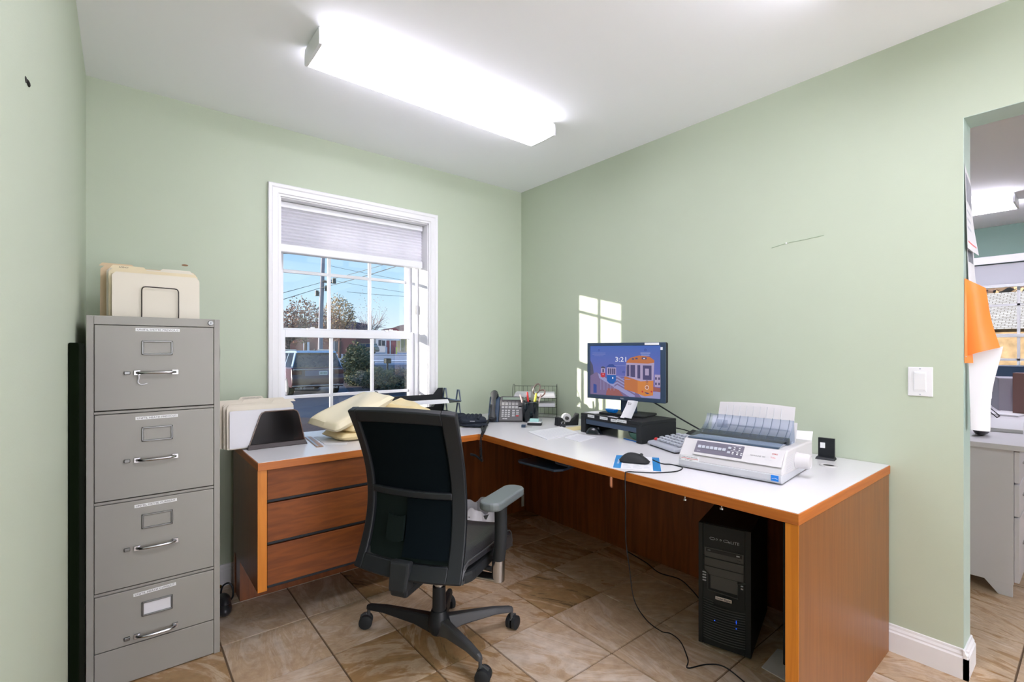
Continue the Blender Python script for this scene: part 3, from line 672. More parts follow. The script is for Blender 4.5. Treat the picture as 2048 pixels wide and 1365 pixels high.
for x in (-0.028, -0.012 - 0.001): b.tube([(x + 0.003 * math.cos(a * PI / 6), 0.0015, 0.448 + 0.003 * math.sin(a * PI / 6)) for a in range(12)], 0.0009, 5, closed=True)
b.build('front_port', M['lgrey'], pc, smooth=True)
lettering('eLITE', 0.040, 0.011, FX((0.036, 0.0012, 0.447)), M['lgrey'], bz)
# lower bay with angled surround
b = MB(); b.box((-0.052, 0.0, 0.245), (0.050, 0.004, 0.300)); b.build('lower_bay', M['grey'], pc, bevel=0.002)
b = MB(); b.tube([(-0.080, -0.003, 0.318), (-0.060, -0.003, 0.305), (-0.060, -0.003, 0.240), (0.052, -0.003, 0.233), (0.052, -0.003, 0.292), (0.078, -0.003, 0.300)], 0.0025, 6); b.build('bay_surround', M['grey'], pc, smooth=True)
b = MB()
for k_ in range(4): b.box((-0.082, -0.002, 0.270 + k_ * 0.011), (-0.068, 0.001, 0.275 + k_ * 0.011), Matrix.Shear('XZ', 4, (0, 0)) )
b.build('side_grille', M['lgrey'], pc)
b = MB(); b.box((0.062, -0.002, 0.272), (0.070, 0.001, 0.277)); b.box((0.062, -0.002, 0.283), (0.070, 0.001, 0.288)); b.build('power_button', M['lgrey'], pc)
bd = MB().box((-0.032, -0.005, 0.208), (0.030, -0.001, 0.222)).build('badge', M['chrome'], pc, bevel=0.001)
lettering('Cooler Master', 0.056, 0.008, FX((-0.001, -0.0055, 0.215)), M['ink'], bd)
for k_ in range(17):       # curved louvres
    z = 0.045 + k_ * 0.0098
    if k_ >= 15: xa, xb = (-0.078, -0.040)
    else: xa, xb = (-0.078, 0.078)
    MB().tube([(x, -0.0015 - 0.003 * (1 - (x / 0.09) ** 2), z - 0.006 * (1 - (x / 0.09) ** 2)) for x in [xa + (xb - xa) * q / 10 for q in range(11)]], 0.0014, 5).build('louvre', M['grey'], pc, smooth=True)
b = MB(); b.ellipsoid((-0.034, -0.006, 0.122), (0.0022, 0.001, 0.0022), 8, 6); b.ellipsoid((0.046, -0.006, 0.115), (0.0022, 0.001, 0.0022), 8, 6); b.ellipsoid((0.046, -0.006, 0.14), (0.0012, 0.001, 0.008), 8, 6)
b.build('indicator_light', emit('blue_led', (0.01, 0.10, 0.9), 0.9), pc)
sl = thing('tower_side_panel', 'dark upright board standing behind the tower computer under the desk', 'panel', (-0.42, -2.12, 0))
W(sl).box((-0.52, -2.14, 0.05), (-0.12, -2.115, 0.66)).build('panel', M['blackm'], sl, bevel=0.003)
t = thing('floor_sheet', 'pale grey sheet of board on the floor by the desk end panel', 'sheet', (-0.42, -2.18, 0))
W(t).prism([(-0.521, -2.040), (-0.355, -2.03), (-0.30, -2.262), (-0.55, -2.262)], 0.0005, 0.004).build('board', M['paper'], t)

# ================================================================== CHAIR
ch = thing('office_chair', 'black mesh-back office chair with armrests and chrome-trimmed base, turned towards the desk', 'chair', (-1.42, -1.17, 0), R(-59.7))
BW = 0.222      # half width of back
def back_pt(s_, z, off=0.0, w=BW):
    # z 0.412..0.992, s -1..1
    t_ = (z - 0.412) / 0.58
    y = -0.285 + 0.075 * math.sin(PI * min(1, max(0, t_)) ** 0.9) - 0.035 * t_ * t_
    y += 0.035 * s_ * s_
    wv_ = w * (1.0 - 0.05 * math.sin(PI * t_))
    return (s_ * wv_ , y + off, z + 0.010 * (1 - s_ * s_) * (1 if t_ > 0.9 else 0))
def patch(b, s0, s1, z0, z1, th, off=0.0, nu=6, nv=8):
    b.grid(lambda u, v: back_pt(s0 + (s1 - s0) * u, z0 + (z1 - z0) * v, off), nu, nv, th)
b = MB()
patch(b, -1, -0.82, 0.412, 0.992, 0.030, 0.0, 2, 24); patch(b, 0.76, 1, 0.412, 0.992, 0.030, 0.0, 2, 24)
patch(b, -0.83, 0.78, 0.948, 0.992, 0.028, 0.0, 14, 3); patch(b, -0.83, 0.78, 0.412, 0.462, 0.028, 0.0, 14, 3); patch(b, -0.83, 0.78, 0.678, 0.704, 0.022, -0.002, 14, 2)
b.build('back_frame', M['black'], ch, bevel=0.005, smooth=True)
b = MB(); b.grid(lambda u, v: back_pt(-1.0 + 2.0 * u, 0.405 + 0.012 * v, 0.020), 16, 1, 0.03); b.build('lower_edge', M['grey'], ch, smooth=True)
b = MB(); patch(b, -0.82, 0.78, 0.704, 0.950, 0.004, 0.012, 14, 8); b.build('back_mesh', M['mesh'], ch, smooth=True)
b = MB(); patch(b, -0.82, 0.78, 0.460, 0.680, 0.004, 0.016, 14, 8); b.build('back_mesh', M['mesh2'], ch, smooth=True)
b = MB(); patch(b, -0.06, 0.76, 0.475, 0.676, 0.008, 0.006, 8, 8); b.build('lumbar_pad', M['mesh'], ch, smooth=True)
b = MB(); b.grid(lambda u, v: back_pt(-0.42 + 0.34 * u, 0.53 + 0.085 * v - 0.01 * math.sin(u * 3), -0.006), 4, 4, 0.01); b.build('lumbar_bracket', M['mesh2'], ch, smooth=True)
# seat
b = MB(); 
def seat_pt(u, v):
    x = (u - 0.5) * 2; y = (v - 0.5) * 2
    wx = 0.245 * (1 - 0.06 * max(0, -y)); 
    X_ = x * wx * (1 - 0.06 * y * y * abs(x)); Y_ = y * 0.235 + 0.0 
    z = 0.500 - 0.020 * (1 - x * x) * (1 - 0.3 * y) - 0.045 * max(0, y - 0.35) ** 1.5 * 1.6 + 0.004
    z -= 0.05 * (max(0, abs(x) - 0.80) / 0.2) ** 2 + 0.05 * (max(0, abs(y) - 0.82) / 0.18) ** 2
    return (X_, Y_ , z)
b.grid(seat_pt, 24, 24, 0.055); b.build('seat', M['leather'], ch, smooth=True)
b = MB(); b.prism(rrect(0.46, 0.44, 0.08), 0.385, 0.43); b.build('seat_pan', M['blackm'], ch, bevel=0.012)
b = MB(); pts = [seat_pt(0.985, v / 20) for v in range(21)]; b.tube([(p[0] + 0.004, p[1], p[2] + 0.004) for p in pts], 0.0028, 6); pts = [seat_pt(0.015, v / 20) for v in range(21)]; b.tube([(p[0] - 0.004, p[1], p[2] + 0.004) for p in pts], 0.0028, 6)
b.build('seat_piping', M['grey'], ch, smooth=True)
b = MB(); b.box((-0.09, -0.14, 0.335), (0.09, 0.12, 0.385)); b.box((-0.035, -0.29, 0.350), (0.035, -0.12, 0.385)); b.build('tilt_mechanism', M['blackm'], ch, bevel=0.010)
b = MB(); b.tube(smoothpts([(0.05, 0.02, 0.36), (0.16, 0.03, 0.355), (0.24, 0.05, 0.335)], 4), [0.007] * 4 + [0.011] * 4 + [0.013], 8); b.build('tilt_lever', M['black'], ch, smooth=True)
b = MB(); b.hexa([(-0.035, -0.30, 0.37), (0.035, -0.30, 0.37), (0.035, -0.24, 0.37), (-0.035, -0.24, 0.37), (-0.04, -0.285, 0.47), (0.04, -0.285, 0.47), (0.04, -0.25, 0.47), (-0.04, -0.25, 0.47)]); b.build('back_bracket', M['blackm'], ch, bevel=0.008)
for s in (1, -1):
    arm = MB(); arm.X = Matrix.Translation((0.285 if s > 0 else -0.225, -0.02 if s > 0 else 0.03, 0.655)) @ Matrix.Rotation(R(-4) * s, 4, 'Z')
    arm.prism([(x * 1.0, y) for x, y in rrect(0.088, 0.265, 0.040, 6)], -0.018, 0.014); a_ = arm.build('armrest_pad', M['greyl'], ch, bevel=0.009, bseg=3)
    p_ = MB().tube(smoothpts([((0.285 if s > 0 else -0.235), -0.045, 0.645), ((0.287 if s > 0 else -0.245), -0.045, 0.60), ((0.285 if s > 0 else -0.265), -0.042, 0.50), (s * 0.275, -0.038, 0.42)], 4), [0.028, 0.026, 0.025, 0.024] + [0.0235] * 9, 14).build('armrest_post', M['blackm'], ch, smooth=True)
    MB().tube([(s * 0.275, -0.038, 0.425), (s * 0.272, -0.036, 0.345)], 0.0245, seg=14).build('post_sleeve', M['chrome'], p_, smooth=True)
    MB().box((min(s * 0.28, s * 0.08), -0.06, 0.345), (max(s * 0.28, s * 0.08), -0.012, 0.358)).build('armrest_bracket', M['chrome'], p_, bevel=0.004)
# column + star base + casters
b = MB(); b.cyl((0, 0, 0.10), (0, 0, 0.26), 0.028, 0.026, 20); b.build('gas_cylinder', M['black'], ch, smooth=True)
b = MB(); b.cyl((0, 0, 0.24), (0, 0, 0.345), 0.020, seg=16); b.build('piston', M['chrome'], ch, smooth=True)
b = MB(); b.lathe([(0, 0.072), (0.034, 0.074), (0.044, 0.09), (0.046, 0.12), (0.036, 0.150), (0.031, 0.165), (0, 0.165)], 24); b.build('hub', M['black'], ch, smooth=True)
rzc = R(-59.7)
for aw, Ln in ((-86, 0.262), (-13, 0.325), (50, 0.30), (115, 0.37)):
    a = R(aw) - rzc; dx, dy = math.cos(a), math.sin(a); px_, py_ = -dy, dx
    b = MB(); secs = [(0.03, 0.032, 0.075, 0.140), (0.30, 0.024, 0.088, 0.133), (0.75, 0.019, 0.090, 0.118), (0.97, 0.015, 0.080, 0.105), (1.02, 0.011, 0.079, 0.098)]
    prev = None
    for f_, hw, zl, zh in secs:
        r_ = f_ * Ln; rg = [b.v((dx * r_ + px_ * s_ * hw, dy * r_ + py_ * s_ * hw, z)) for s_, z in ((-1, zl), (1, zl), (0.62, zh), (-0.62, zh))]
        if prev: [b._f([prev[i], prev[(i + 1) % 4], rg[(i + 1) % 4], rg[i]]) for i in range(4)]
        else: b._f(rg[::-1])
        prev = rg
    b._f(prev)
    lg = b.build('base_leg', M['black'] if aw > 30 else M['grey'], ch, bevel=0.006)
    cc = Vector((dx * Ln, dy * Ln, 0)); wa = a + R(35)
    ax = Vector((-math.sin(wa), math.cos(wa), 0)); tr_ = Vector((math.cos(wa), math.sin(wa), 0)) * 0.012
    b = MB(); c1 = cc + tr_ + Vector((0, 0, 0.0285))
    for s_ in (-1, 1): b.tube([c1 + ax * s_ * 0.004, c1 + ax * s_ * 0.006, c1 + ax * s_ * 0.021, c1 + ax * s_ * 0.025], [0.026, 0.0285, 0.0285, 0.022], 22)
    b.build('caster', M['blackm'], ch, smooth=True)
    b = MB(); b.cyl(cc + Vector((0, 0, 0.04)), cc + Vector((0, 0, 0.09)), 0.007, seg=10); b.tube([c1 + Vector((-0.018 * math.cos(wa) * (1) + 0.0, -0.018 * math.sin(wa), 0.012)), c1 + Vector((0, 0, 0.033)), c1 + Vector((0.02 * math.cos(wa), 0.02 * math.sin(wa), 0.022))], 0.006, 8)
    b.build('caster_stem', M['grey'], ch, smooth=True)

# waste bin under the desk
wbn = thing('waste_bin', 'small waste bin lined with a white plastic bag under the desk behind the chair', 'bin', (-0.775, -0.475, 0)); wbn.scale = (1.0, 1.0, 0.80)
b = MB(); b.lathe([(0, 0.0), (0.105, 0.0), (0.110, 0.01), (0.135, 0.32), (0.131, 0.32), (0.106, 0.012), (0, 0.012)], 28); b.build('bucket', M['grey'], wbn, smooth=True)
def lin(u, v):
    a = u * 2 * PI; ruf = 1 + 0.04 * math.sin(9 * a) * v + 0.03 * math.sin(17 * a + 1)
    if v < 0.5: q = v / 0.5; r_ = 0.094 + 0.034 * q; z = 0.12 + 0.23 * q
    else: q = (v - 0.5) / 0.5; r_ = 0.128 + 0.024 * q; z = 0.352 + 0.025 * math.sin(5 * a) * (1 - q) - 0.10 * q
    return (r_ * ruf * math.cos(a), r_ * ruf * math.sin(a), z + 0.008 * math.sin(13 * a))
b = MB(); b.grid(lin, 72, 12); b.build('liner_bag', M['liner'], wbn, smooth=True)
b = MB(); b.ellipsoid((0, 0, 0.20), (0.10, 0.10, 0.05), 20, 10); b.build('crumpled_paper', M['paper'], wbn, smooth=True)

# ================================================================== MONITOR RISER
DT = 0.7474     # top of the laminate
def RX(p0, p1): return math.atan2(p1[1] - p0[1], p1[0] - p0[0])
rs_a = RX((-0.385, -0.985), (-0.425, -1.425))      # local +x runs along the front edge (viewer's right)
riser = thing('monitor_riser', 'black desktop riser shelf with a row of white labels under the monitor', 'riser', (-0.405, -1.205, DT), rs_a)
RW, RD, RH = 0.445, 0.265, 0.108
b = MB(); b.box((-RW / 2, 0, RH - 0.016), (RW / 2, RD, RH)); b.build('shelf', M['blackm'], riser, bevel=0.002)
for s_ in (-1, 1): MB().box((s_ * RW / 2 if s_ < 0 else RW / 2 - 0.036, 0, 0), (-RW / 2 + 0.036 if s_ < 0 else RW / 2, RD, RH - 0.016)).build('side', M['blackm'], riser, bevel=0.002)
MB().box((-RW / 2 + 0.036, 0.0015, RH - 0.030), (RW / 2 - 0.036, 0.02, RH - 0.016)).build('front_rail', M['blackm'], riser)
MB().box((-RW / 2 + 0.038, 0.004, RH - 0.058), (RW / 2 - 0.038, 0.20, RH - 0.030)).build('drawer', M['navy'], riser, bevel=0.003)
for i, (x, w, tx) in enumerate(((-0.138, 0.052, 'ACCT PAYABLE'), (-0.040, 0.058, 'PO# 0705-4302'), (0.035, 0.044, 'LIHEAP'), (0.090, 0.066, 'PRINCIPAL BYTE'))):
    lb = MB().box((x - w / 2, -0.0012, RH - 0.017 - (0.003 if i == 2 else 0)), (x + w / 2, 0.0002, RH - 0.003 - (0.003 if i == 2 else 0))).build('label_strip', M['label'], riser)
    lettering(tx, w * 0.85, 0.006, FX((x, -0.0014, RH - 0.010 - (0.003 if i == 2 else 0))), M['ink'], lb)

# ================================================================== MONITOR
mp0, mp1 = (-0.311, -0.970), (-0.234, -1.438)
ma_ = RX(mp0, mp1)
mon = thing('monitor', 'black flat monitor on the riser showing 3:21 over a picture of trams', 'monitor', ((mp0[0] + mp1[0]) / 2, (mp0[1] + mp1[1]) / 2, DT + RH + 0.0005), ma_)
MW, MH = 0.474, 0.318; mz = 0.080     # bottom of the head above the riser top
zc = mz + MH / 2
b = MB(); T = basis((0, 0, zc), (1, 0, 0), (0, 0, 1)); 
b.prism(rrect(MW, MH, 0.010), -0.030, 0.0, T); b.build('back_shell', M['blackm'], mon, bevel=0.006)
b = MB(); bw = 0.017
for q in (((-MW / 2, -MH / 2), (-MW / 2 + bw, MH / 2)), ((MW / 2 - bw - 0.012, -MH / 2), (MW / 2, MH / 2)), ((-MW / 2 + bw, MH / 2 - bw), (MW / 2 - bw - 0.012, MH / 2)), ((-MW / 2 + bw, -MH / 2), (MW / 2 - bw - 0.012, -MH / 2 + bw + 0.006))):
    b.box((q[0][0], -0.007, zc + q[0][1]), (q[1][0], 0.001, zc + q[1][1]))
bz = b.build('bezel', M['navy'], mon, bevel=0.003)
SX0, SX1, SZ0, SZ1 = -MW / 2 + bw, MW / 2 - bw - 0.012, zc - MH / 2 + bw + 0.006, zc + MH / 2 - bw
SWd, SHt = SX1 - SX0, SZ1 - SZ0
# the lock-screen picture, drawn as flat coloured shapes on the panel
SM = [emit('screen_%s' % nme, c, 0.58) for nme, c in (('sky', (0.075, 0.125, 0.42)), ('sky_low', (0.15, 0.15, 0.42)), ('orange', (0.62, 0.22, 0.05)), ('cream', (0.42, 0.34, 0.52)), ('window', (0.07, 0.06, 0.16)), ('blue', (0.0, 0.10, 0.42)), ('red', (0.50, 0.03, 0.05)), ('rail', (0.30, 0.30, 0.55)), ('deck', (0.18, 0.13, 0.27)), ('shrub', (0.07, 0.07, 0.13)), ('white', (0.85, 0.85, 0.95)), ('brown', (0.30, 0.10, 0.10)), ('roof', (0.50, 0.16, 0.05)), ('dkblue', (0.02, 0.06, 0.30)))]
# sky gradient of the displayed picture
_m = SM[0]; _n = _m.node_tree.nodes; _l = _m.node_tree.links
_tc = _n.new('ShaderNodeTexCoord'); _sp = _n.new('ShaderNodeSeparateXYZ'); _mr = _n.new('ShaderNodeMapRange'); _mx = _n.new('ShaderNodeMix'); _mx.data_type = 'RGBA'
_l.new(_tc.outputs['Object'], _sp.inputs[0]); _l.new(_sp.outputs['Z'], _mr.inputs[0]); _mr.inputs[1].default_value = SZ0; _mr.inputs[2].default_value = SZ1
_l.new(_mr.outputs[0], _mx.inputs[0]); _mx.inputs[6].default_value = (0.17, 0.13, 0.40, 1); _mx.inputs[7].default_value = (0.055, 0.13, 0.47, 1); _l.new(_mx.outputs[2], _n['Principled BSDF'].inputs['Emission Color'])
sc_ = MB(); lay_n = [0]
def sp_(u, v, d): return (SX0 + SWd * u, -0.0003 - 0.00006 * d, SZ1 - SHt * v)
def poly(mi, pts):
    lay_n[0] += 1; sc_.mi = mi; sc_._f([sc_.v(sp_(u, v, lay_n[0])) for u, v in pts])
def rct(mi, u0, v0, u1, v1): poly(mi, [(u0, v0), (u1, v0), (u1, v1), (u0, v1)])
rct(0, 0, 0, 1, 1)
poly(9, [(0, .30), (.04, .40), (.06, .62), (.14, .78), (.20, .95), (.22, 1), (0, 1)])
poly(8, [(0, .62), (.09, .54), (.22, .62), (.55, .80), (.85, 1), (0, 1)])
poly(7, [(.12, .56), (.17, .60), (.60, .93), (.66, 1), (.58, 1), (.14, .66)])
poly(13, [(.05, .78), (.10, .80), (.10, .97), (.05, .97)])
poly(11, [(.26, .86), (.42, .86), (.50, 1), (.24, 1)])
for k_ in range(5): poly(7, [(.16 + .05 * k_, .62 + .03 * k_), (.165 + .05 * k_, .62 + .03 * k_), (.165 + .05 * k_, .90), (.16 + .05 * k_, .90)])
for k_ in range(6): poly(7 if k_ % 2 else 8, [(.38, .66 + .022 * k_), (.56, .60 + .03 * k_), (.56, .612 + .03 * k_), (.36, .675 + .022 * k_)])
for k_ in range(7): poly(7 if k_ % 2 == 0 else 8, [(.38, .60 + .035 * k_), (.41, .60 + .03 * k_), (.66, .80 + .028 * k_), (.66, .825 + .028 * k_), (.36, .635 + .035 * k_)])
poly(7, [(.70, .92), (1, .86), (1, 1), (.75, 1)]); poly(11, [(.90, .78), (1, .80), (1, .88), (.90, .86)])
rct(3, .925, .55, 1, .78)
for q in ((.93, .60), (.97, .60), (.93, .70), (.97, .70)): rct(4, q[0], q[1], q[0] + .022, q[1] + .045)
# red tram
poly(3, [(.17, .45), (.23, .45), (.23, .56), (.17, .56)]); poly(9, [(.17, .43), (.20, .415), (.235, .435), (.235, .46), (.17, .455)]); rct(4, .19, .47, .215, .54); poly(6, [(.165, .55), (.235, .55), (.23, .63), (.20, .65), (.165, .63)]); rct(10, .197, .57, .205, .59)
# blue tram
poly(13, [(.255, .42), (.29, .375), (.35, .37), (.395, .42), (.395, .44), (.26, .44)]); rct(3, .262, .435, .395, .59)
for q in (.275, .305, .335, .362): rct(4, q, .455, q + .022, .57)
poly(5, [(.258, .59), (.395, .585), (.393, .70), (.355, .765), (.30, .76), (.26, .71)]); rct(10, .338, .63, .354, .665)
# yellow tram
poly(12, [(.55, .30), (.60, .235), (.72, .19), (.86, .215), (.92, .28), (.92, .325), (.84, .345), (.54, .335)])
poly(3, [(.57, .335), (.84, .345), (.92, .325), (.91, .66), (.74, .69), (.53, .60), (.54, .34)])
for q in ((.545, .375, .585, .60), (.60, .375, .665, .615), (.695, .375, .735, .635), (.77, .38, .885, .655)): rct(4, *q)
rct(3, .80, .44, .85, .57)
rct(4, .62, .245, .65, .275); rct(4, .67, .235, .70, .265); rct(4, .755, .225, .82, .265); rct(10, .775, .24, .80, .255)
poly(2, [(.515, .60), (.74, .69), (.91, .665), (.905, .945), (.80, .975), (.64, .90), (.515, .86)])
poly(12, [(.515, .60), (.70, .675), (.70, .92), (.64, .90), (.515, .86)])
def disc(mi, u, v, r, k=14): poly(mi, [(u + r * math.cos(2 * PI * i / k) * SHt / SWd, v + r * math.sin(2 * PI * i / k)) for i in range(k)])
disc(10, .825, .80, .040); disc(2, .825, .80, .033); disc(4, .825, .685, .022); disc(2, .825, .685, .013); disc(6, .765, .885, .018); disc(6, .885, .875, .018); poly(4, [(.79, .89), (.84, .90), (.86, .915), (.83, .93), (.81, .915)])
rct(4, .81, .73, .84, .738)
disc(13, .14, .09, .022); disc(0, .14, .09, .012); disc(13, .805, .085, .025); disc(0, .805, .085, .012); disc(13, .505, .52, .024); disc(0, .505, .52, .012)
for k_, w in enumerate((.10, .10, .07)): rct(7, .14 - w, .145 + .028 * k_, .14 + w, .150 + .028 * k_)
for k_, w in enumerate((.065, .055)): rct(10, .805 - w, .142 + .038 * k_, .805 + w, .147 + .038 * k_)
rct(7, .37, .395, .56, .402); rct(7, .39, .60, .62, .606); rct(7, .53, .66, .60, .666)
scr = sc_.build('screen', SM, mon, normals=False)
for pl in scr.data.polygons:
    pass
lettering('3:21', SWd * .155, SHt * .095, FX(sp_(.465, .27, 80)), SM[10], scr)
lettering('68', SWd * .030, SHt * .040, FX(sp_(.825, .80, 80)), SM[4], scr)
lettering('DELL', 0.022, 0.0055, FX((-0.010, -0.0073, zc - MH / 2 + 0.011)), M['label'], bz)
MB().box((MW / 2 - 0.115, -0.0082, zc + MH / 2 - 0.014), (MW / 2 - 0.035, -0.0070, zc + MH / 2 - 0.002)).build('label_strip', M['label'], mon)
MB().box((MW / 2 - 0.027, -0.0082, zc + MH / 2 - 0.040), (MW / 2 - 0.015, -0.0070, zc + MH / 2 - 0.026)).build('sticker', M['label'], mon)
b = MB(); b.hexa([(-0.040, 0.025, 0.008), (0.040, 0.025, 0.008), (0.050, 0.06, 0.008), (-0.050, 0.06, 0.008), (-0.042, 0.028, 0.16), (0.042, 0.028, 0.16), (0.042, 0.055, 0.16), (-0.042, 0.055, 0.16)])
b.build('neck', M['navy'], mon, bevel=0.008)
b = MB(); b.prism(rrect(0.27, 0.175, 0.012), 0.0, 0.011, Matrix.Translation((0.0, 0.035, 0))); b.build('stand_base', M['blackm'], mon, bevel=0.004)

# receipt hanging from the monitor onto the riser
def onR(x, y, z=0.0):     # riser local -> world
    return riser.matrix_world @ Vector((x, y, z))
bpy.context.view_layer.update()
RT = DT + RH
def rot_at(p, a): return Matrix.Translation(p) @ Matrix.Rotation(a, 4, 'Z')
t = thing('receipt', 'curled white receipt leaning from the monitor bottom edge onto the riser', 'receipt', tuple(onR(0.105, 0.045, RH + 0.001)), rs_a)
b = MB(); b.grid(lambda u, v: (-0.034 + 0.068 * u + 0.012 * v, -0.038 + 0.012 * v + 0.034 * v ** 0.6 + 0.012 * math.sin(u * 3), 0.006 + 0.088 * v + 0.006 * math.sin(v * 5) * (1 - v) - 0.008 * u * (1 - v)), 6, 12, 0.0004); rc = b.build('slip', M['paper'], t, smooth=True)
lettering('to', 0.022, 0.014, basis((0.005, -0.0075, 0.080), (1, 0.02, 0.0), (0.12, 0.25, 0.96)), M['ink'], rc)
t = thing('card', 'small white card lying on the front of the riser', 'card', tuple(onR(0.020, 0.020, RH + 0.0005)), rs_a)
MB().box((-0.045, -0.008, 0), (0.025, 0.012, 0.001)).build('card_sheet', M['paper'], t)
t = thing('pen', 'black pen lying on the riser in front of the monitor base', 'pen', tuple(onR(0.072, 0.018, RH + 0.0045)), rs_a)
MB().tube([(-0.06, 0.014, 0), (-0.058, 0.014, 0), (0.068, -0.004, 0), (0.078, -0.006, 0)], [0.0015, 0.0042, 0.0042, 0.001], 10).build('barrel', M['black'], t, smooth=True)
t = thing('blue_holder', 'bright blue plastic tape holder on the monitor base', 'dispenser', tuple(onR(-0.062, 0.085, RH + 0.0125)), rs_a)
b = MB(); b.hexa([(-0.022, -0.016, 0), (0.028, -0.016, 0), (0.028, 0.014, 0), (-0.022, 0.014, 0), (-0.040, -0.020, 0.020), (0.036, -0.020, 0.020), (0.036, 0.018, 0.020), (-0.040, 0.018, 0.020)]); b.build('body', M['bluep'], t, bevel=0.005)
t = thing('loose_paper', 'white papers lying on the left end of the riser', 'paper', tuple(onR(-0.17, 0.12, RH + 0.0006)), rs_a)
MB().prism([(-0.045, -0.10), (0.035, -0.09), (0.04, 0.10), (-0.04, 0.10)], 0, 0.003).build('sheets', M['paper'], t)

# items under the riser
def mouse_mesh(t, L=0.108, Wm=0.062, Hm=0.036, mb=None, side=None):
    def top(u, v):
        x = (u - 0.5) * 2; y = (v - 0.5) * 2
        w_ = Wm / 2 * math.sqrt(max(0, 1 - abs(y) ** 3.2)) * (1 - 0.10 * math.cos(y * 2.2)) + 0.0005
        return (x * w_, y * L / 2, 0.006 + Hm * (1 - abs(x) ** 2.6) * max(0, 1 - abs(y) ** 2.4) * (1 - 0.22 * y) * 0.82)
    b = MB(); b.grid(top, 16, 20); sh_ = b.build('shell', mb or M['black'], t, smooth=True)
    def low(u, v):
        a = 2 * PI * u; y = math.sin(a); x = math.cos(a)
        yy = max(-1, min(1, y)); w_ = Wm / 2 * math.sqrt(max(0, 1 - abs(yy) ** 3.2)) * (1 - 0.10 * math.cos(yy * 2.2))
        return ((1 if x > 0 else -1) * w_ * (0.92 + 0.08 * v) , yy * L / 2 * (0.94 + 0.06 * v), 0.0 + 0.0075 * v)
    b = MB(); b.grid(low, 48, 2); b.prism([(low(i / 48, 0)[0], low(i / 48, 0)[1]) for i in range(48)], 0.0, 0.001); b.build('base', side or M['blackm'], t, smooth=True)
    b = MB(); b.X = Matrix.Translation((0, L * 0.22, Hm * 0.80)); b.tube([(-0.004, 0, 0), (0.004, 0, 0)], 0.0075, 14); b.build('scroll_wheel', M['grey'], t, smooth=True)
m1 = thing('computer_mouse', 'glossy black wireless mouse parked under the left end of the riser', 'mouse', (-0.385, -1.085, DT), R(200), 'computer mice on the desk')
mouse_mesh(m1, 0.10, 0.062, 0.040, M['cup'], M['grey'])
t = thing('sunglasses_case', 'dark green glass dish under the right end of the riser', 'dish', (-0.335, -1.35, DT), rs_a)
b = MB(); b.lathe([(0, 0.002), (0.03, 0.0), (0.052, 0.02), (0.060, 0.042), (0.056, 0.042), (0.048, 0.022), (0.028, 0.006), (0, 0.006)], 28); b.build('bowl', mat('green_tint', (0.05, 0.16, 0.11), 0.15), t, smooth=True)
t = thing('folded_cloth', 'small blue and white booklet under the right end of the riser', 'booklet', (-0.372, -1.335, DT), rs_a)
b = MB(); b.prism([(-0.055, -0.012), (0.04, -0.022), (0.05, 0.004), (-0.045, 0.022)], 0.0002, 0.004); b.build('cover', M['bluep'], t); MB().prism([(-0.045, -0.008), (0.042, -0.016), (0.045, 0.002), (-0.038, 0.014)], 0.0042, 0.0052).build('page', M['paper'], t)

# ================================================================== CALCULATOR
ca = RX((-0.405, -1.445), (-0.500, -1.665))
cal = thing('desk_calculator', 'grey desk calculator with round grey keys and a few red ones beside the riser', 'calculator', (-0.345, -1.60, DT), ca)
b = MB(); b.hexa([(-0.115, -0.125, 0.006), (0.115, -0.125, 0.006), (0.115, 0.14, 0.006), (-0.115, 0.14, 0.006), (-0.112, -0.120, 0.022), (0.112, -0.120, 0.022), (0.112, 0.135, 0.052), (-0.112, 0.135, 0.052)]); b.build('body', M['lgrey'], cal, bevel=0.008, bseg=3)
b = MB(); b.prism(rrect(0.21, 0.23, 0.01), 0.0, 0.006); b.build('underside', M['black'], cal)
b = MB(); 
for r_ in range(5):
    for c_ in range(8):
        if r_ == 0 and c_ == 0: continue
        x = -0.094 + c_ * 0.0268; y = -0.082 + r_ * 0.031; z = 0.0245 + (y + 0.12) / 0.255 * 0.030
        kb = MB(); kb.prism(rrect(0.019, 0.021, 0.006, 3), 0, 0.0095, Matrix.Translation((x, y, z - 0.001)) @ Matrix.Rotation(R(6.5), 4, 'X')); red = (r_ == 2 and c_ == 7) or (r_ == 4 and c_ == 5)
        kb.build('key', M['red'] if red else M['lgrey'], cal, bevel=0.003)
kb = MB(); kb.ellipsoid((-0.094, -0.082, 0.029), (0.013, 0.011, 0.008), 14, 8); kb.build('key', M['red'], cal, smooth=True)
b.bm.free()
b = MB(); b.hexa([(-0.105, 0.085, 0.045), (0.105, 0.085, 0.045), (0.105, 0.133, 0.050), (-0.105, 0.133, 0.050), (-0.10, 0.095, 0.052), (0.10, 0.095, 0.052), (0.10, 0.130, 0.068), (-0.10, 0.130, 0.068)]); b.build('display_housing', M['black'], cal, bevel=0.004)
t = thing('power_brick', 'glossy black device lying between the riser and the printer by the wall', 'device', (-0.10, -1.56, DT), R(-95))
b = MB(); b.hexa([(-0.10, -0.05, 0), (0.09, -0.05, 0), (0.09, 0.06, 0), (-0.10, 0.06, 0), (-0.055, -0.03, 0.040), (0.085, -0.04, 0.032), (0.085, 0.05, 0.030), (-0.055, 0.04, 0.040)]); b.build('body', M['cup'], t, bevel=0.006)
cb = thing('monitor_cable', 'thick black cable running down from the monitor to the desk behind the riser', 'cable', (-0.18, -1.40, DT))
W(cb).tube(smoothpts([(-0.215, -1.27, 0.965), (-0.19, -1.36, 0.92), (-0.14, -1.47, 0.85), (-0.10, -1.57, 0.795), (-0.06, -1.66, 0.755), (-0.04, -1.72, 0.7515)], 5), 0.004, 8).build('cord', M['black'], cb, smooth=True)
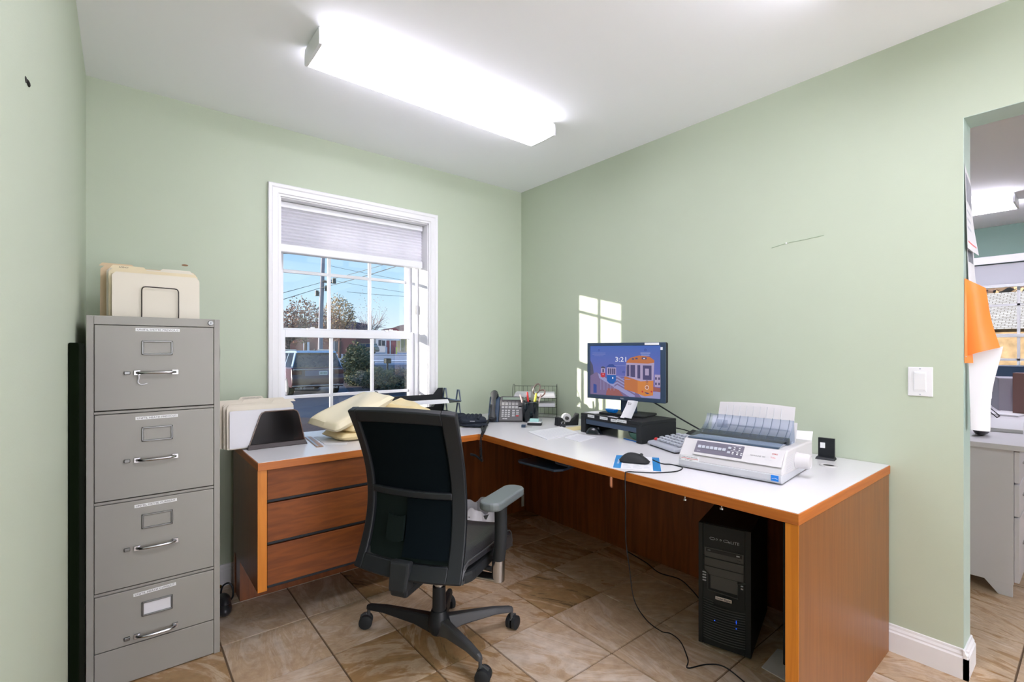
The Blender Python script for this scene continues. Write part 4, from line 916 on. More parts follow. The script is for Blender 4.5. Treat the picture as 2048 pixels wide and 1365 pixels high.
cb = thing('riser_cable', 'thin black cable dropping behind the riser to the desk', 'cable', (-0.12, -1.45, DT))
W(cb).tube(smoothpts([(-0.13, -1.36, 0.80), (-0.10, -1.46, 0.79), (-0.07, -1.53, 0.765), (-0.04, -1.60, 0.7505)], 5), 0.003, 8).build('cord', M['black'], cb, smooth=True)

# ================================================================== DOT MATRIX PRINTER
pa = RX((-0.700, -1.795), (-0.661, -2.170))
pr = thing('dot_matrix_printer', 'white dot matrix printer with smoky blue cover and rear paper support', 'printer', (-0.6805, -1.9825, DT), pa)
PW, PD = 0.377, 0.385     # width, depth; front edge at y=0, back at y=PD
hw = PW / 2
TS = Matrix(((0, 0, 1, 0), (1, 0, 0, 0), (0, 1, 0, 0), (0, 0, 0, 1)))    # profile (y,z) extruded in x
b = MB(); b.prism([(0.006, 0.004), (PD - 0.01, 0.004), (PD - 0.01, 0.02), (0.0, 0.034), (0.0, 0.012)], -hw + 0.004, hw - 0.002, TS); b.build('base', M['beige_d'], pr, bevel=0.003)
b = MB(); b.prism([(0.004, 0.030), (PD, 0.018), (PD, 0.105), (0.30, 0.108), (0.10, 0.112), (0.062, 0.112), (0.010, 0.052)], -hw, hw, TS); body = b.build('housing', M['beige'], pr, bevel=0.006)
# tilted front panel frame: from (0.010,0.052) to (0.062,0.112)
fd = Vector((0, 0.052, 0.060)).normalized(); FP = Matrix(((1, 0, 0, 0), (0, fd.y, -fd.z, 0.036), (0, fd.z, fd.y, 0.082), (0, 0, 0, 1)))
b = MB(); b.prism(rrect(0.315, 0.070, 0.004), 0.0045, 0.0065, FP @ Matrix.Translation((0.025, 0.0, 0))); b.build('front_plate', M['beige'], pr, bevel=0.001)
b = MB(); b.prism(rrect(0.178, 0.052, 0.002), 0.0065, 0.0075, FP @ Matrix.Translation((-0.040, 0.002, 0))); cp = b.build('control_panel', M['panel'], pr)
for i in range(7):
    b = MB(); b.prism(rrect(0.0125, 0.0125, 0.001), 0.0075, 0.010, FP @ Matrix.Translation((-0.113 + i * 0.0155, 0.002, 0))); b.build('button', M['lgrey'], cp, bevel=0.0008)
for i in range(2):
    b = MB(); b.prism(rrect(0.011, 0.009, 0.001), 0.0075, 0.010, FP @ Matrix.Translation((-0.001 + 0.0, 0.013 - i * 0.019, 0))); b.build('button', M['lgrey'], cp, bevel=0.0008)
for (x, y) in ((0.016, 0.017), (0.016, 0.009), (0.034, 0.017), (0.034, 0.009), (0.014, -0.004), (0.014, -0.010), (0.030, -0.003), (0.030, -0.010), (0.044, -0.003), (0.044, -0.010)):
    b = MB(); b.box((x - 0.003, y - 0.0015, 0.0075), (x + 0.003, y + 0.0015, 0.0080), FP); b.build('indicator_mark', M['label'], cp)
lettering('MENU', 0.013, 0.003, FP @ Matrix.Translation((-0.113, -0.016, 0.0076)), M['label'], cp); lettering('CHARACTER PITCH', 0.034, 0.0024, FP @ Matrix.Translation((0.022, 0.0235, 0.0076)), M['label'], cp); lettering('PRINT MODE', 0.03, 0.0024, FP @ Matrix.Translation((0.020, 0.003, 0.0076)), M['label'], cp)
lettering('OKI', 0.018, 0.0065, FP @ Matrix.Translation((0.153, 0.014, 0.0068)), M['red'], body)
lettering('MICROLINE  320', 0.050, 0.0055, FP @ Matrix.Translation((0.100, -0.003, 0.0068)), M['grey'], body)
lettering('Turbo', 0.016, 0.0060, FP @ Matrix.Translation((0.150, -0.001, 0.0068)), M['red'], body)
lettering('9 Pin Printer', 0.026, 0.0030, FP @ Matrix.Translation((0.138, -0.013, 0.0068)), M['lgrey'], body)
st = MB().box((-hw + 0.014, 0.0005, 0.030), (-hw + 0.085, 0.0025, 0.052)).build('service_label', M['label'], pr)
lettering('CALL FOR SERVICE', 0.060, 0.0036, FX((-hw + 0.049, 0.0, 0.047)), M['ink'], st); MB().box((-hw + 0.016, -0.0002, 0.0405), (-hw + 0.083, 0.0004, 0.0420)).build('red_line', M['red'], st)
lettering('SUPPLIES', 0.03, 0.003, FX((-hw + 0.045, 0.0, 0.036)), M['ink'], st)
es = MB().box((hw - 0.036, -0.0014, 0.012), (hw - 0.012, 0.002, 0.032), ).build('energy_label', M['bluep'], pr)
b = MB(); b.tube([(hw - 0.033, -0.0018, 0.020), (hw - 0.024, -0.0018, 0.0225), (hw - 0.015, -0.0018, 0.020)], 0.0006, 5); b.build('swoosh', M['label'], es)
# dark cover strip and window
MB().prism([(0.060, 0.1125), (0.078, 0.1125), (0.082, 0.116), (0.066, 0.116)], -hw + 0.012, hw - 0.030, TS).build('cover_lip', M['navy'], pr, bevel=0.001)
b = MB(); b.grid(lambda u, v: (-hw + 0.014 + (PW - 0.044) * u, 0.066 + 0.105 * v, 0.116 + 0.020 * v), 4, 4, 0.0025); b.build('front_cover', M['bluesmoke'], pr)
b = MB(); b.box((-hw + 0.02, 0.09, 0.1125), (hw - 0.035, 0.17, 0.1145)); b.build('platen_well', M['beige_d'], pr)
b = MB(); b.tube([(-hw + 0.02, 0.185, 0.122), (hw - 0.03, 0.185, 0.122)], 0.014, 18); b.build('platen', M['black'], pr, smooth=True)
MB().box((-hw + 0.05, 0.135, 0.1150), (hw - 0.16, 0.142, 0.119)).build('paper_scale', M['label'], pr)
# separator hood with curved ribs
def hood(u, v):
    a = v * 1.25; return (-hw + 0.022 + (PW - 0.050) * u, 0.155 + 0.085 * math.sin(a) , 0.128 + 0.055 * (1 - math.cos(a)) + 0.030 * v)
b = MB(); b.grid(hood, 10, 10, 0.0022); sp2 = b.build('separator_hood', M['bluesmoke'], pr, smooth=True)
for i in range(11):
    u = 0.04 + i * 0.092; MB().tube([Vector(hood(u, v / 8)) + Vector((0, -0.002, 0.002)) for v in range(9)], 0.0009, 5).build('hood_rib', M['navy'], sp2)
for s_ in (0, 1):
    b = MB(); poly_ = [(hood(0, v / 8)[1], hood(0, v / 8)[2]) for v in range(9)] + [(0.245, 0.112), (0.155, 0.112)]; xx = (-hw + 0.020, hw - 0.028)[s_]
    b.prism(poly_, xx - 0.002, xx + 0.002, TS); b.build('hood_side', M['bluesmoke'], sp2)
# rear paper support
ps = Vector((0, 0.030, 0.115)).normalized()
def sup(u, v, h): return (-hw + 0.045 + (PW - 0.085) * u, 0.262 + 0.045 * v, 0.118 + h * v + 0.006 * math.sin(u * PI) * v)
b = MB(); b.grid(lambda u, v: sup(u, v, 0.122), 12, 6, 0.004); su = b.build('paper_support', M['beige'], pr, smooth=True)
for i in range(9):
    u = 0.12 + 0.09 * i; MB().tube([Vector(sup(u, v, 0.122)) + Vector((0, -0.0015, 0.0)) for v in (0.50, 0.9)], 0.0011, 5).build('support_rib', M['beige_d'], su)
b = MB(); b.grid(lambda u, v: (-hw + 0.026 + (PW - 0.052) * u, 0.250 + 0.030 * v, 0.108 + 0.075 * v), 6, 3, 0.004); b.build('sheet_guide', M['beige'], pr)
b = MB(); b.box((-hw + 0.085, 0.246, 0.150), (hw - 0.045, 0.252, 0.156)); b.build('guide_rail', M['beige_d'], pr)
b = MB(); b.box((-hw + 0.060, 0.235, 0.140), (-hw + 0.100, 0.250, 0.172)); b.build('paper_guide', M['bluesmoke'], pr, bevel=0.002)
b = MB(); b.box((hw - 0.040, 0.20, 0.106), (hw - 0.026, 0.226, 0.120)); b.build('release_lever', M['lgrey'], pr, bevel=0.003)
# knob
b = MB(); Tk = basis((hw, 0.165, 0.062), (0, 1, 0), (0, 0, 1)); b.lathe([(0, -0.002), (0.030, -0.002), (0.031, 0.002), (0.028, 0.006), (0.0265, 0.040), (0.0225, 0.046), (0.0215, 0.044), (0, 0.0435)], 28, T=Tk); b.build('platen_knob', M['beige'], pr, smooth=True)
for k_ in range(9): MB().box((hw - 0.001, 0.045, 0.040 + k_ * 0.0062), (hw + 0.0006, 0.125, 0.0412 + k_ * 0.0062)).build('vent_slot', M['beige_d'], pr)
MB().box((hw - 0.001, 0.225, 0.030), (hw + 0.0012, 0.243, 0.050)).build('power_socket', M['black'], pr)
for s_ in (-1, 1):
    for y in (0.03, PD - 0.05): MB().cyl((s_ * (hw - 0.03), y, 0), (s_ * (hw - 0.03), y, 0.006), 0.010).build('foot', M['black'], pr)
# fanfold paper behind the printer
t = thing('fanfold_paper', 'white fanfold paper curling out behind the printer', 'paper', tuple((Matrix.Translation(pr.location) @ Matrix.Rotation(pa, 4, 'Z')) @ Vector((0, PD + 0.003, 0))), pa)
b = MB(); b.grid(lambda u, v: (-0.130 + 0.30 * u, 0.008 + 0.050 * v + 0.03 * (u ** 3) * v, 0.002 + 0.108 * v + 0.035 * max(0, v - 0.5)), 12, 10, 0.0006); fp_ = b.build('sheet', M['paper'], t, smooth=True)

# bracket and plug right of the printer
t = thing('mouse_cradle', 'small black plastic bracket standing on the desk to the right of the printer', 'bracket', (-0.085, -2.115, DT), R(-82))
b = MB(); b.box((-0.030, 0.010, 0), (0.030, 0.024, 0.088)); b.box((-0.022, 0.0095, 0.045), (-0.006, 0.011, 0.075)); b.build('upright', M['black'], t, bevel=0.003)
b = MB(); b.hexa([(-0.036, -0.022, 0), (0.036, -0.022, 0), (0.036, 0.028, 0), (-0.036, 0.028, 0), (-0.032, -0.016, 0.010), (0.032, -0.016, 0.010), (0.032, 0.024, 0.010), (-0.032, 0.024, 0.010)]); b.build('foot_plate', M['black'], t, bevel=0.002)
MB().box((-0.022, 0.0085, 0.045), (-0.004, 0.0098, 0.068)).build('sticker', M['label'], t)
t = thing('desk_grommet', 'pale ring grommet in the worktop behind the printer knob', 'grommet', (-0.21, -2.165, DT))
b = MB(); b.lathe([(0.020, 0.0), (0.032, 0.0), (0.031, 0.003), (0.022, 0.004), (0.019, 0.002)], 28); b.build('ring', M['beige'], t, smooth=True); MB().cyl((0, 0, 0.0002), (0, 0, 0.0006), 0.020, seg=24).build('hole', M['gap'], t)

# ================================================================== MOUSE, CARD AND CORD
card_a = RX((-0.915, -1.632), (-0.828, -1.790))
pc_ = Vector((-0.915, -1.632)); 
t = thing('phone_list_card', 'blue and white printed card under the black mouse at the desk edge', 'card', (-0.775, -1.655, DT))
quad_ = [(-0.912, -1.640), (-0.815, -1.800), (-0.615, -1.655), (-0.716, -1.500)]
def qp(u, v):
    a, b_, c_, d_ = [Vector(q) for q in quad_]; return (a * (1 - u) + b_ * u) * (1 - v) + (d_ * (1 - u) + c_ * u) * v
b = W(t); b.prism([tuple(qp(u, v)) for u, v in ((0, 0), (1, 0), (1, 1), (0, 1))], 0.7475, 0.7481); cd_ = b.build('sheet', M['paper'], t)
W(t).prism([tuple(qp(u, v)) for u, v in ((0.01, 0.01), (0.17, 0.01), (0.17, 0.99), (0.01, 0.99))], 0.7481, 0.7485).build('blue_band', M['blue'], cd_)
W(t).prism([tuple(qp(u, v)) for u, v in ((0.83, 0.01), (0.99, 0.01), (0.99, 0.99), (0.83, 0.99))], 0.7481, 0.7485).build('blue_band', M['blue'], cd_)
b = W(t)
for k_ in range(9):
    v0 = 0.10 + k_ * 0.095
    for u0, u1 in ((0.21, 0.38), (0.42, 0.60), (0.64, 0.79)): b.prism([tuple(qp(u, v)) for u, v in ((u0, v0), (u1 - 0.03 * (k_ % 3), v0), (u1 - 0.03 * (k_ % 3), v0 + 0.018), (u0, v0 + 0.018))], 0.7481, 0.7483)
b.build('printed_lines', M['lgrey'], cd_)
o_ = qp(0.10, 0.5); d1 = (qp(0.1, 1) - qp(0.1, 0)).normalized(); d2 = (qp(0, 0.5) - qp(1, 0.5)).normalized()
lettering('basys', 0.080, 0.014, inv(t) @ basis((o_.x, o_.y, 0.7484), (d1.x, d1.y, 0), (d2.x, d2.y, 0)), M['paper'], cd_, depth=0.0003)
m2 = thing('computer_mouse', 'matt black wired mouse on the blue and white card at the desk edge', 'mouse', (-0.770, -1.640, 0.7487), RX((-0.82, -1.56), (-0.74, -1.70)) - PI / 2, 'computer mice on the desk')
mouse_mesh(m2, 0.125, 0.068, 0.040, M['blackm'], M['black'])
W(m2).tube(smoothpts([(-0.735, -1.702, 0.765), (-0.715, -1.735, 0.752), (-0.69, -1.76, 0.7498), (-0.70, -1.815, 0.7498), (-0.77, -1.835, 0.7498), (-0.85, -1.80, 0.7498), (-0.900, -1.745, 0.7498), (-0.928, -1.725, 0.751), (-0.935, -1.72, 0.735), (-0.932, -1.72, 0.62), (-0.905, -1.70, 0.48), (-0.87, -1.69, 0.36), (-0.80, -1.66, 0.20), (-0.72, -1.66, 0.09), (-0.64, -1.68, 0.02), (-0.60, -1.70, 0.004), (-0.62, -1.76, 0.0035), (-0.70, -1.84, 0.0035), (-0.745, -1.866, 0.0035), (-0.67, -1.90, 0.0035), (-0.63, -1.95, 0.0035), (-0.66, -2.05, 0.0035)], 6), 0.0023, 6).build('cord', M['black'], m2, smooth=True)
t = thing('floor_cable', 'black cable lying on the tiles from the modesty panel to the tower', 'cable', (-0.2, -1.4, 0))
W(t).tube(smoothpts([(-0.06, -1.06, 0.003), (-0.10, -1.22, 0.003), (-0.15, -1.34, 0.003), (-0.13, -1.45, 0.003), (-0.19, -1.56, 0.003), (-0.26, -1.66, 0.003), (-0.30, -1.78, 0.003)], 6), 0.003, 6).build('cord', M['black'], t, smooth=True)

# ================================================================== PAPERS ON THE DESK
def paper(label, pts, z0, th, grp='papers on the desk', mt='paper', lines=True):
    cx_ = sum(p[0] for p in pts) / 4; cy_ = sum(p[1] for p in pts) / 4
    t = thing('paper_sheet', label, 'paper', (cx_, cy_, z0), 0, grp)
    s_ = MB().prism([(p[0] - cx_, p[1] - cy_) for p in pts], 0, th).build('sheet', M[mt], t)
    if lines:
        P = [Vector((p[0] - cx_, p[1] - cy_)) for p in pts]; b = MB()
        def q(u, v): return tuple((P[0] * (1 - u) + P[1] * u) * (1 - v) + (P[3] * (1 - u) + P[2] * u) * v)
        for k_ in range(12):
            v0 = 0.1 + k_ * 0.068; u1 = 0.86 - 0.12 * ((k_ * 7) % 4) / 3
            b.prism([q(0.12, v0), q(u1, v0), q(u1, v0 + 0.010), q(0.12, v0 + 0.010)], th, th + 0.00015)
        b.build('printed_lines', mat('faint_print', (0.55, 0.55, 0.62), 0.8), s_)
    return t
paper('large white printed pages lying flat on the desk in front of the tape dispenser', [(-0.706, -1.045), (-0.630, -0.805), (-0.355, -0.800), (-0.430, -1.010)], DT, 0.0035)
paper('small white sheet lying flat on the desk just right of the larger pages', [(-0.622, -1.200), (-0.598, -1.060), (-0.448, -1.020), (-0.455, -1.160)], DT, 0.0012)
paper('cream card lying partly under the left end of the riser', [(-0.40, -0.93), (-0.36, -0.83), (-0.22, -0.84), (-0.24, -0.96)], DT, 0.001, mt='manila', lines=False)

# ================================================================== TAPE DISPENSER
t = thing('tape_dispenser', 'black desk tape dispenser holding a white roll', 'tape dispenser', (-0.265, -0.765, DT), RX((-0.365, -0.720), (-0.19, -0.79)))
b = MB(); b.prism([(-0.082, 0.0), (0.060, 0.0), (0.066, 0.070), (0.058, 0.074), (0.040, 0.040), (0.010, 0.020), (-0.020, 0.020), (-0.048, 0.048), (-0.072, 0.054), (-0.078, 0.050)], -0.024, 0.024, basis((0, 0, 0), (1, 0, 0), (0, 0, 1))); b.build('body', M['blackm'], t, bevel=0.004)
b = MB(); Tt = basis((-0.012, -0.0, 0.045), (1, 0, 0), (0, 0, 1)); b.lathe([(0.012, -0.010), (0.029, -0.010), (0.029, 0.010), (0.012, 0.010), (0.012, -0.010)], 28, T=Tt); b.build('tape_roll', M['paper'], t, smooth=True)
b = MB(); b.cyl((-0.012, -0.022, 0.045), (-0.012, 0.022, 0.045), 0.010, seg=18); b.build('axle', M['grey'], t, smooth=True)
t = thing('binder_clip', 'black binder clip with bare wire handles by the tape dispenser', 'clip', (-0.345, -0.800, DT), R(30))
b = MB(); b.prism([(-0.012, 0), (0.012, 0), (0.0, 0.020)], -0.016, 0.016, basis((0, 0, 0), (1, 0, 0), (0, 0, 1))); b.build('jaw', M['black'], t, bevel=0.001)
for s_ in (-1, 1): MB().tube(smoothpts([(s_ * 0.004, -0.010, 0.018), (s_ * 0.016, -0.008, 0.030), (s_ * 0.020, 0, 0.032), (s_ * 0.016, 0.008, 0.030), (s_ * 0.004, 0.010, 0.018)], 4), 0.0010, 6).build('handle', M['chrome'], t, smooth=True)

# ================================================================== SMALL NOTES DISPENSER, DRIVE, CUP
na = RX((-0.478, -0.622), (-0.420, -0.690))
t = thing('note_dispenser', 'black and clear dispenser of pale teal page flags', 'note dispenser', (-0.425, -0.635, DT), na)
MB().box((-0.044, -0.026, 0), (0.044, 0.026, 0.017)).build('base', M['blackm'], t, bevel=0.003)
MB().box((-0.043, -0.025, 0.017), (0.043, 0.025, 0.021)).build('tray', M['label'], t, bevel=0.001)
MB().box((-0.030, -0.020, 0.0212), (0.026, 0.020, 0.038)).build('flags', M['teal'], t, bevel=0.001)
for s_ in (-1, 1): MB().box((s_ * 0.040 - 0.0035, -0.018, 0.021), (s_ * 0.040 + 0.0035, 0.018, 0.034)).build('clear_wing', M['clear'], t, bevel=0.001)
t = thing('black_stamp', 'tiny black clip box lying before the note dispenser', 'clip box', (-0.535, -0.665, DT), na)
MB().box((-0.018, -0.010, 0), (0.008, 0.010, 0.017)).build('block', M['navy'], t, bevel=0.002); MB().tube([(0.008, 0, 0.006), (0.020, 0.003, 0.005), (0.045, 0.010, 0.003)], [0.005, 0.002, 0.0012], 6).build('pin', M['steel'], t)
cp_ = Vector((-0.352, -0.512, DT))
t = thing('pencil_cup', 'round black pencil cup on the desk beside the phone', 'pencil cup', tuple(cp_))
b = MB(); b.lathe([(0, 0.0), (0.050, 0.0), (0.051, 0.003), (0.054, 0.135), (0.051, 0.135), (0.049, 0.006), (0, 0.006)], 32); b.build('cup', M['cup'], t, smooth=True)
b = MB(); b.tube([(0.0545 * math.cos(a * PI / 18 + R(190)), 0.0545 * math.sin(a * PI / 18 + R(190)), 0.112 + 0.018 * abs(math.cos(a * PI / 18 - 0.9)) ) for a in range(22)], 0.0012, 6); b.build('rim_highlight', M['steel'], t, smooth=True)
def pen(label, dx, dy, top, L, r, mt, mt2, cat='pen', name='pen'):
    base = cp_ + Vector((dx * 0.6, dy * 0.6, 0.008)); tp_ = Vector((cp_.x + dx * 2.0 + top[0], cp_.y + dy * 2.0 + top[1], 0)); d = Vector((tp_.x - base.x, tp_.y - base.y, L)).normalized()
    t_ = thing(name, label, cat, tuple(base), 0, 'pens in the pencil cup')
    MB().tube([(0, 0, 0), tuple(d * L * 0.7)], r, 10).build('barrel', M[mt], t_, smooth=True); MB().tube([tuple(d * L * 0.7), tuple(d * L)], [r * 1.1, r * 0.75], 10).build('cap', M[mt2], t_, smooth=True)
pen('red-capped pen in the pencil cup', -0.002, 0.012, (0.0, 0.004), 0.185, 0.0075, 'red', 'red')
pen('yellow highlighter in the pencil cup', 0.010, -0.014, (0.0, -0.004), 0.180, 0.008, 'yellow', 'yellow')
pen('clear ballpoint pen with a pinkish barrel, leftmost in the pencil cup', -0.016, 0.020, (-0.016, 0.014), 0.175, 0.0058, 'clear', 'skin')
pen('purple pen beside the scissors in the pencil cup', 0.018, -0.010, (0.016, -0.028), 0.180, 0.0058, 'purple', 'skin')
pen('dark grey pen between the clear pen and the red one in the cup', -0.012, 0.004, (0.0, 0.014), 0.155, 0.0055, 'grey', 'grey')
t = thing('ruler', 'short steel ruler standing up in the pencil cup', 'ruler', (cp_.x + 0.008, cp_.y - 0.002, DT + 0.007), R(-45), 'pens in the pencil cup')
MB().box((-0.012, -0.0006, 0.0), (0.012, 0.0006, 0.225), Matrix.Rotation(R(2), 4, 'Y')).build('blade', M['steel'], t)
t = thing('scissors', 'scissors with brown and pink loop handles standing in the pencil cup', 'scissors', (cp_.x + 0.012, cp_.y - 0.010, DT + 0.007), R(-45))
for s_, (cxl, czl, rx_, rz_) in enumerate(((0.024, 0.206, 0.019, 0.036), (0.050, 0.176, 0.019, 0.032))):
    tl_ = R(25 if s_ == 0 else 55)
    ring = [(cxl + rx_ * math.cos(a * PI / 10) * math.cos(tl_) + rz_ * math.sin(a * PI / 10) * math.sin(tl_), 0.002 * s_, czl - rx_ * math.cos(a * PI / 10) * math.sin(tl_) + rz_ * math.sin(a * PI / 10) * math.cos(tl_)) for a in range(20)]
    MB().tube(ring, 0.0045, 8, closed=True).build('handle', mat('scissor_handle_%d' % s_, ((0.10, 0.07, 0.06), (0.16, 0.09, 0.08))[s_], 0.35), t, smooth=True)
    MB().tube([(0.0 + 0.004 * s_, 0.002 * s_, 0.0), (0.010, 0.002 * s_, 0.11), (cxl - 0.004, 0.002 * s_, czl - 0.028)], [0.0015, 0.004, 0.0045], 8).build('blade', M['steel'], t)

# ================================================================== WIRE LETTER RACK
ra = RX((-0.265, -0.300), (-0.115, -0.450))
t = thing('wire_letter_rack', 'black wire desk rack holding white papers in the corner behind the phone', 'letter rack', (-0.185, -0.370, DT), ra)
rw, rd, rh = 0.150, 0.085, 0.222
def frame_side(x):
    b = MB(); b.tube(smoothpts([(x, -rd, 0.003), (x, -rd, 0.09), (x, -rd + 0.02, 0.175), (x, -rd + 0.05, rh), (x, rd - 0.03, rh), (x, rd, 0.17), (x, rd, 0.003)], 4), 0.0022, 6)
    b.tube([(x, -rd, 0.003), (x, rd, 0.003)], 0.002, 6); b.tube([(x, -rd, 0.079), (x, rd, 0.079)], 0.0016, 6); b.tube([(x, -rd, 0.140), (x, rd, 0.140)], 0.0016, 6)
    b.build('side_frame', M['wire'], t, smooth=True)
frame_side(-rw); frame_side(rw)
for z in (0.012, 0.079, 0.140):
    b = MB(); b.tube([(-rw, -rd, z), (rw, -rd, z)], 0.0018, 6); b.tube([(-rw, rd, z), (rw, rd, z)], 0.0018, 6)
    for i in range(11): b.tube([(-rw + 2 * rw * i / 10, -rd, z), (-rw + 2 * rw * i / 10, rd, z)], 0.0010, 5)
    b.build('shelf_grid', M['wire'], t)
b = MB(); b.tube([(-rw, rd, rh - 0.012), (rw, rd, rh - 0.012)], 0.002, 6)
for i in range(11): b.tube([(-rw + 2 * rw * i / 10, rd, 0.012), (-rw + 2 * rw * i / 10, rd, rh - 0.012)], 0.0010, 5)
b.build('back_grid', M['wire'], t)
for z, h_, lab in ((0.1425, 0.030, 'white papers on the upper tier of the wire rack'), (0.0815, 0.022, 'white papers on the lower tier of the wire rack')):
    q = thing('paper_stack', lab, 'papers', (-0.185, -0.370, DT + z), ra, 'papers in the wire rack')
    for k_ in range(3): MB().box((-rw + 0.008 + 0.004 * k_, -rd + 0.004 + 0.003 * k_, h_ * k_ / 3), (rw - 0.010 - 0.003 * k_, rd - 0.006, h_ * (k_ + 1) / 3 - 0.0008)).build('sheaf', M['paper'], q)

# ================================================================== TELEPHONE
ta = RX((-0.583, -0.354), (-0.416, -0.516))
ph = thing('desk_phone', 'grey and dark blue office telephone with many buttons and its handset on the left', 'telephone', (-0.4995, -0.435, DT), ta)
tilt = R(52)
# sloping face frame: origin front edge, local y up the slope
PF = Matrix.Translation((0, 0.0, 0.012)) @ Matrix.Rotation(tilt, 4, 'X')
b = MB(); b.box((-0.045, 0.0, -0.022), (0.110, 0.185, 0.0), PF); b.build('housing', mat('phone_grey', (0.10, 0.097, 0.10), 0.5), ph, bevel=0.006)
b = MB(); b.box((-0.118, -0.004, -0.030), (-0.045, 0.190, -0.004), PF); b.build('cradle', M['navy'], ph, bevel=0.010)
b = MB(); b.box((-0.10, 0.015, -0.045), (0.10, 0.18, -0.022), PF); b.build('back_shell', M['navy'], ph, bevel=0.006)
b = MB(); b.box((-0.11, 0.06, 0), (-0.085, 0.105, 0.10)); b.box((0.08, 0.06, 0), (0.10, 0.10, 0.10)); b.box((-0.11, 0.03, 0.0), (0.10, 0.125, 0.008)); b.build('stand', M['blackm'], ph, bevel=0.003)
hs = MB(); hs.tube([tuple(PF @ Vector(p)) for p in smoothpts([(-0.083, 0.008, 0.020), (-0.083, 0.035, 0.030), (-0.083, 0.095, 0.040), (-0.083, 0.160, 0.034), (-0.083, 0.190, 0.024)], 4)], [0.024, 0.024, 0.023, 0.021, 0.018] + [0.0165] * 7 + [0.018, 0.021, 0.023, 0.024, 0.022], 14)
hs_ = hs.build('handset', M['grey'], ph, smooth=True)
b = MB(); b.X = PF; b.tube([(-0.083, 0.012, 0.004), (-0.083, 0.012, 0.034)], [0.027, 0.024], 18); b.tube([(-0.083, 0.185, 0.004), (-0.083, 0.185, 0.034)], [0.027, 0.024], 18); b.build('earpiece', M['black'], hs_, smooth=True)
dsp = MB().box((-0.034, 0.150, 0.0), (0.100, 0.182, 0.004), PF).build('display_bezel', M['grey'], ph, bevel=0.002)
MB().box((-0.028, 0.155, 0.004), (0.092, 0.174, 0.0045), PF).build('display', mat('lcd_green', (0.20, 0.27, 0.20), 0.25), dsp)
for i in range(5): MB().box((-0.026 + i * 0.026, 0.1405, 0), (-0.016 + i * 0.026, 0.1445, 0.002), PF).build('soft_key', M['grey'], ph)
KW = mat('phone_key_white', (0.50, 0.50, 0.50), 0.4)
for r_, y in enumerate((0.128, 0.118, 0.102, 0.092)):
    for i in range(6 if r_ > 1 else 5): MB().box((-0.031 + i * 0.0225, y, 0), (-0.014 + i * 0.0225, y + 0.0055, 0.0025), PF).build('line_key', KW, ph)
for r_ in range(4):
    for i in range(3): MB().box((-0.028 + i * 0.020, 0.070 - r_ * 0.0145, 0), (-0.014 + i * 0.020, 0.079 - r_ * 0.0145, 0.003), PF).build('dial_key', KW, ph, bevel=0.0008)
    for i in range(2): MB().box((0.040 + i * 0.026, 0.071 - r_ * 0.0135, 0), (0.058 + i * 0.026, 0.0785 - r_ * 0.0135, 0.003), PF).build('function_key', M['red'] if (r_ == 3 and i == 1) else KW, ph, bevel=0.0008)
for i in range(2): MB().box((-0.020 + i * 0.016, 0.010, 0), (-0.006 + i * 0.016, 0.016, 0.002), PF).build('volume_key', KW, ph)
# coiled handset cord over the desk edge
def W2(p): return Vector(p)
core = smoothpts([(-0.585, -0.365, 0.760), (-0.63, -0.42, 0.757), (-0.70, -0.50, 0.757), (-0.77, -0.585, 0.757), (-0.835, -0.665, 0.757), (-0.874, -0.705, 0.750), (-0.892, -0.715, 0.715), (-0.890, -0.712, 0.670), (-0.880, -0.700, 0.630), (-0.872, -0.70, 0.600)], 16)
path = []; total = 0
for i in range(len(core) - 1):
    a_, b_ = core[i], core[i + 1]; d = (b_ - a_).normalized(); up = d.orthogonal().normalized() if i == 0 else (up - d * up.dot(d)).normalized(); sd_ = d.cross(up)
    Ls = (b_ - a_).length; nst = 8
    for k_ in range(nst):
        total += Ls / nst; ph_ = total / 0.0052 * 2 * PI * 0.8; path.append(a_ + (b_ - a_) * k_ / nst + (up * math.cos(ph_) + sd_ * math.sin(ph_)) * 0.0065)
b = W(ph); b.tube(path, 0.0017, 5); b.build('handset_cord', M['black'], ph, smooth=True)
t2 = MB(); b = W(ph); b.tube([p for p in smoothpts([(-0.590, -0.372, 0.757), (-0.68, -0.45, 0.757), (-0.78, -0.57, 0.758), (-0.845, -0.665, 0.757)], 6)], 0.0052, 8); b.build('handset_cord', M['blackm'], ph, smooth=True); t2.bm.free()
b = W(ph); 
core2 = smoothpts([(-0.872, -0.700, 0.60), (-0.885, -0.69, 0.615), (-0.905, -0.68, 0.632), (-0.93, -0.67, 0.640)], 10); path = []
for i in range(len(core2) - 1):
    for k_ in range(6): ph_ = (i * 6 + k_) * 1.1; path.append(core2[i] + (core2[i + 1] - core2[i]) * k_ / 6 + Vector((0.003 * math.cos(ph_), 0.004 * math.cos(ph_), 0.0065 * math.sin(ph_))))
b.tube(path, 0.0017, 5); b.build('handset_cord', M['black'], ph, smooth=True)

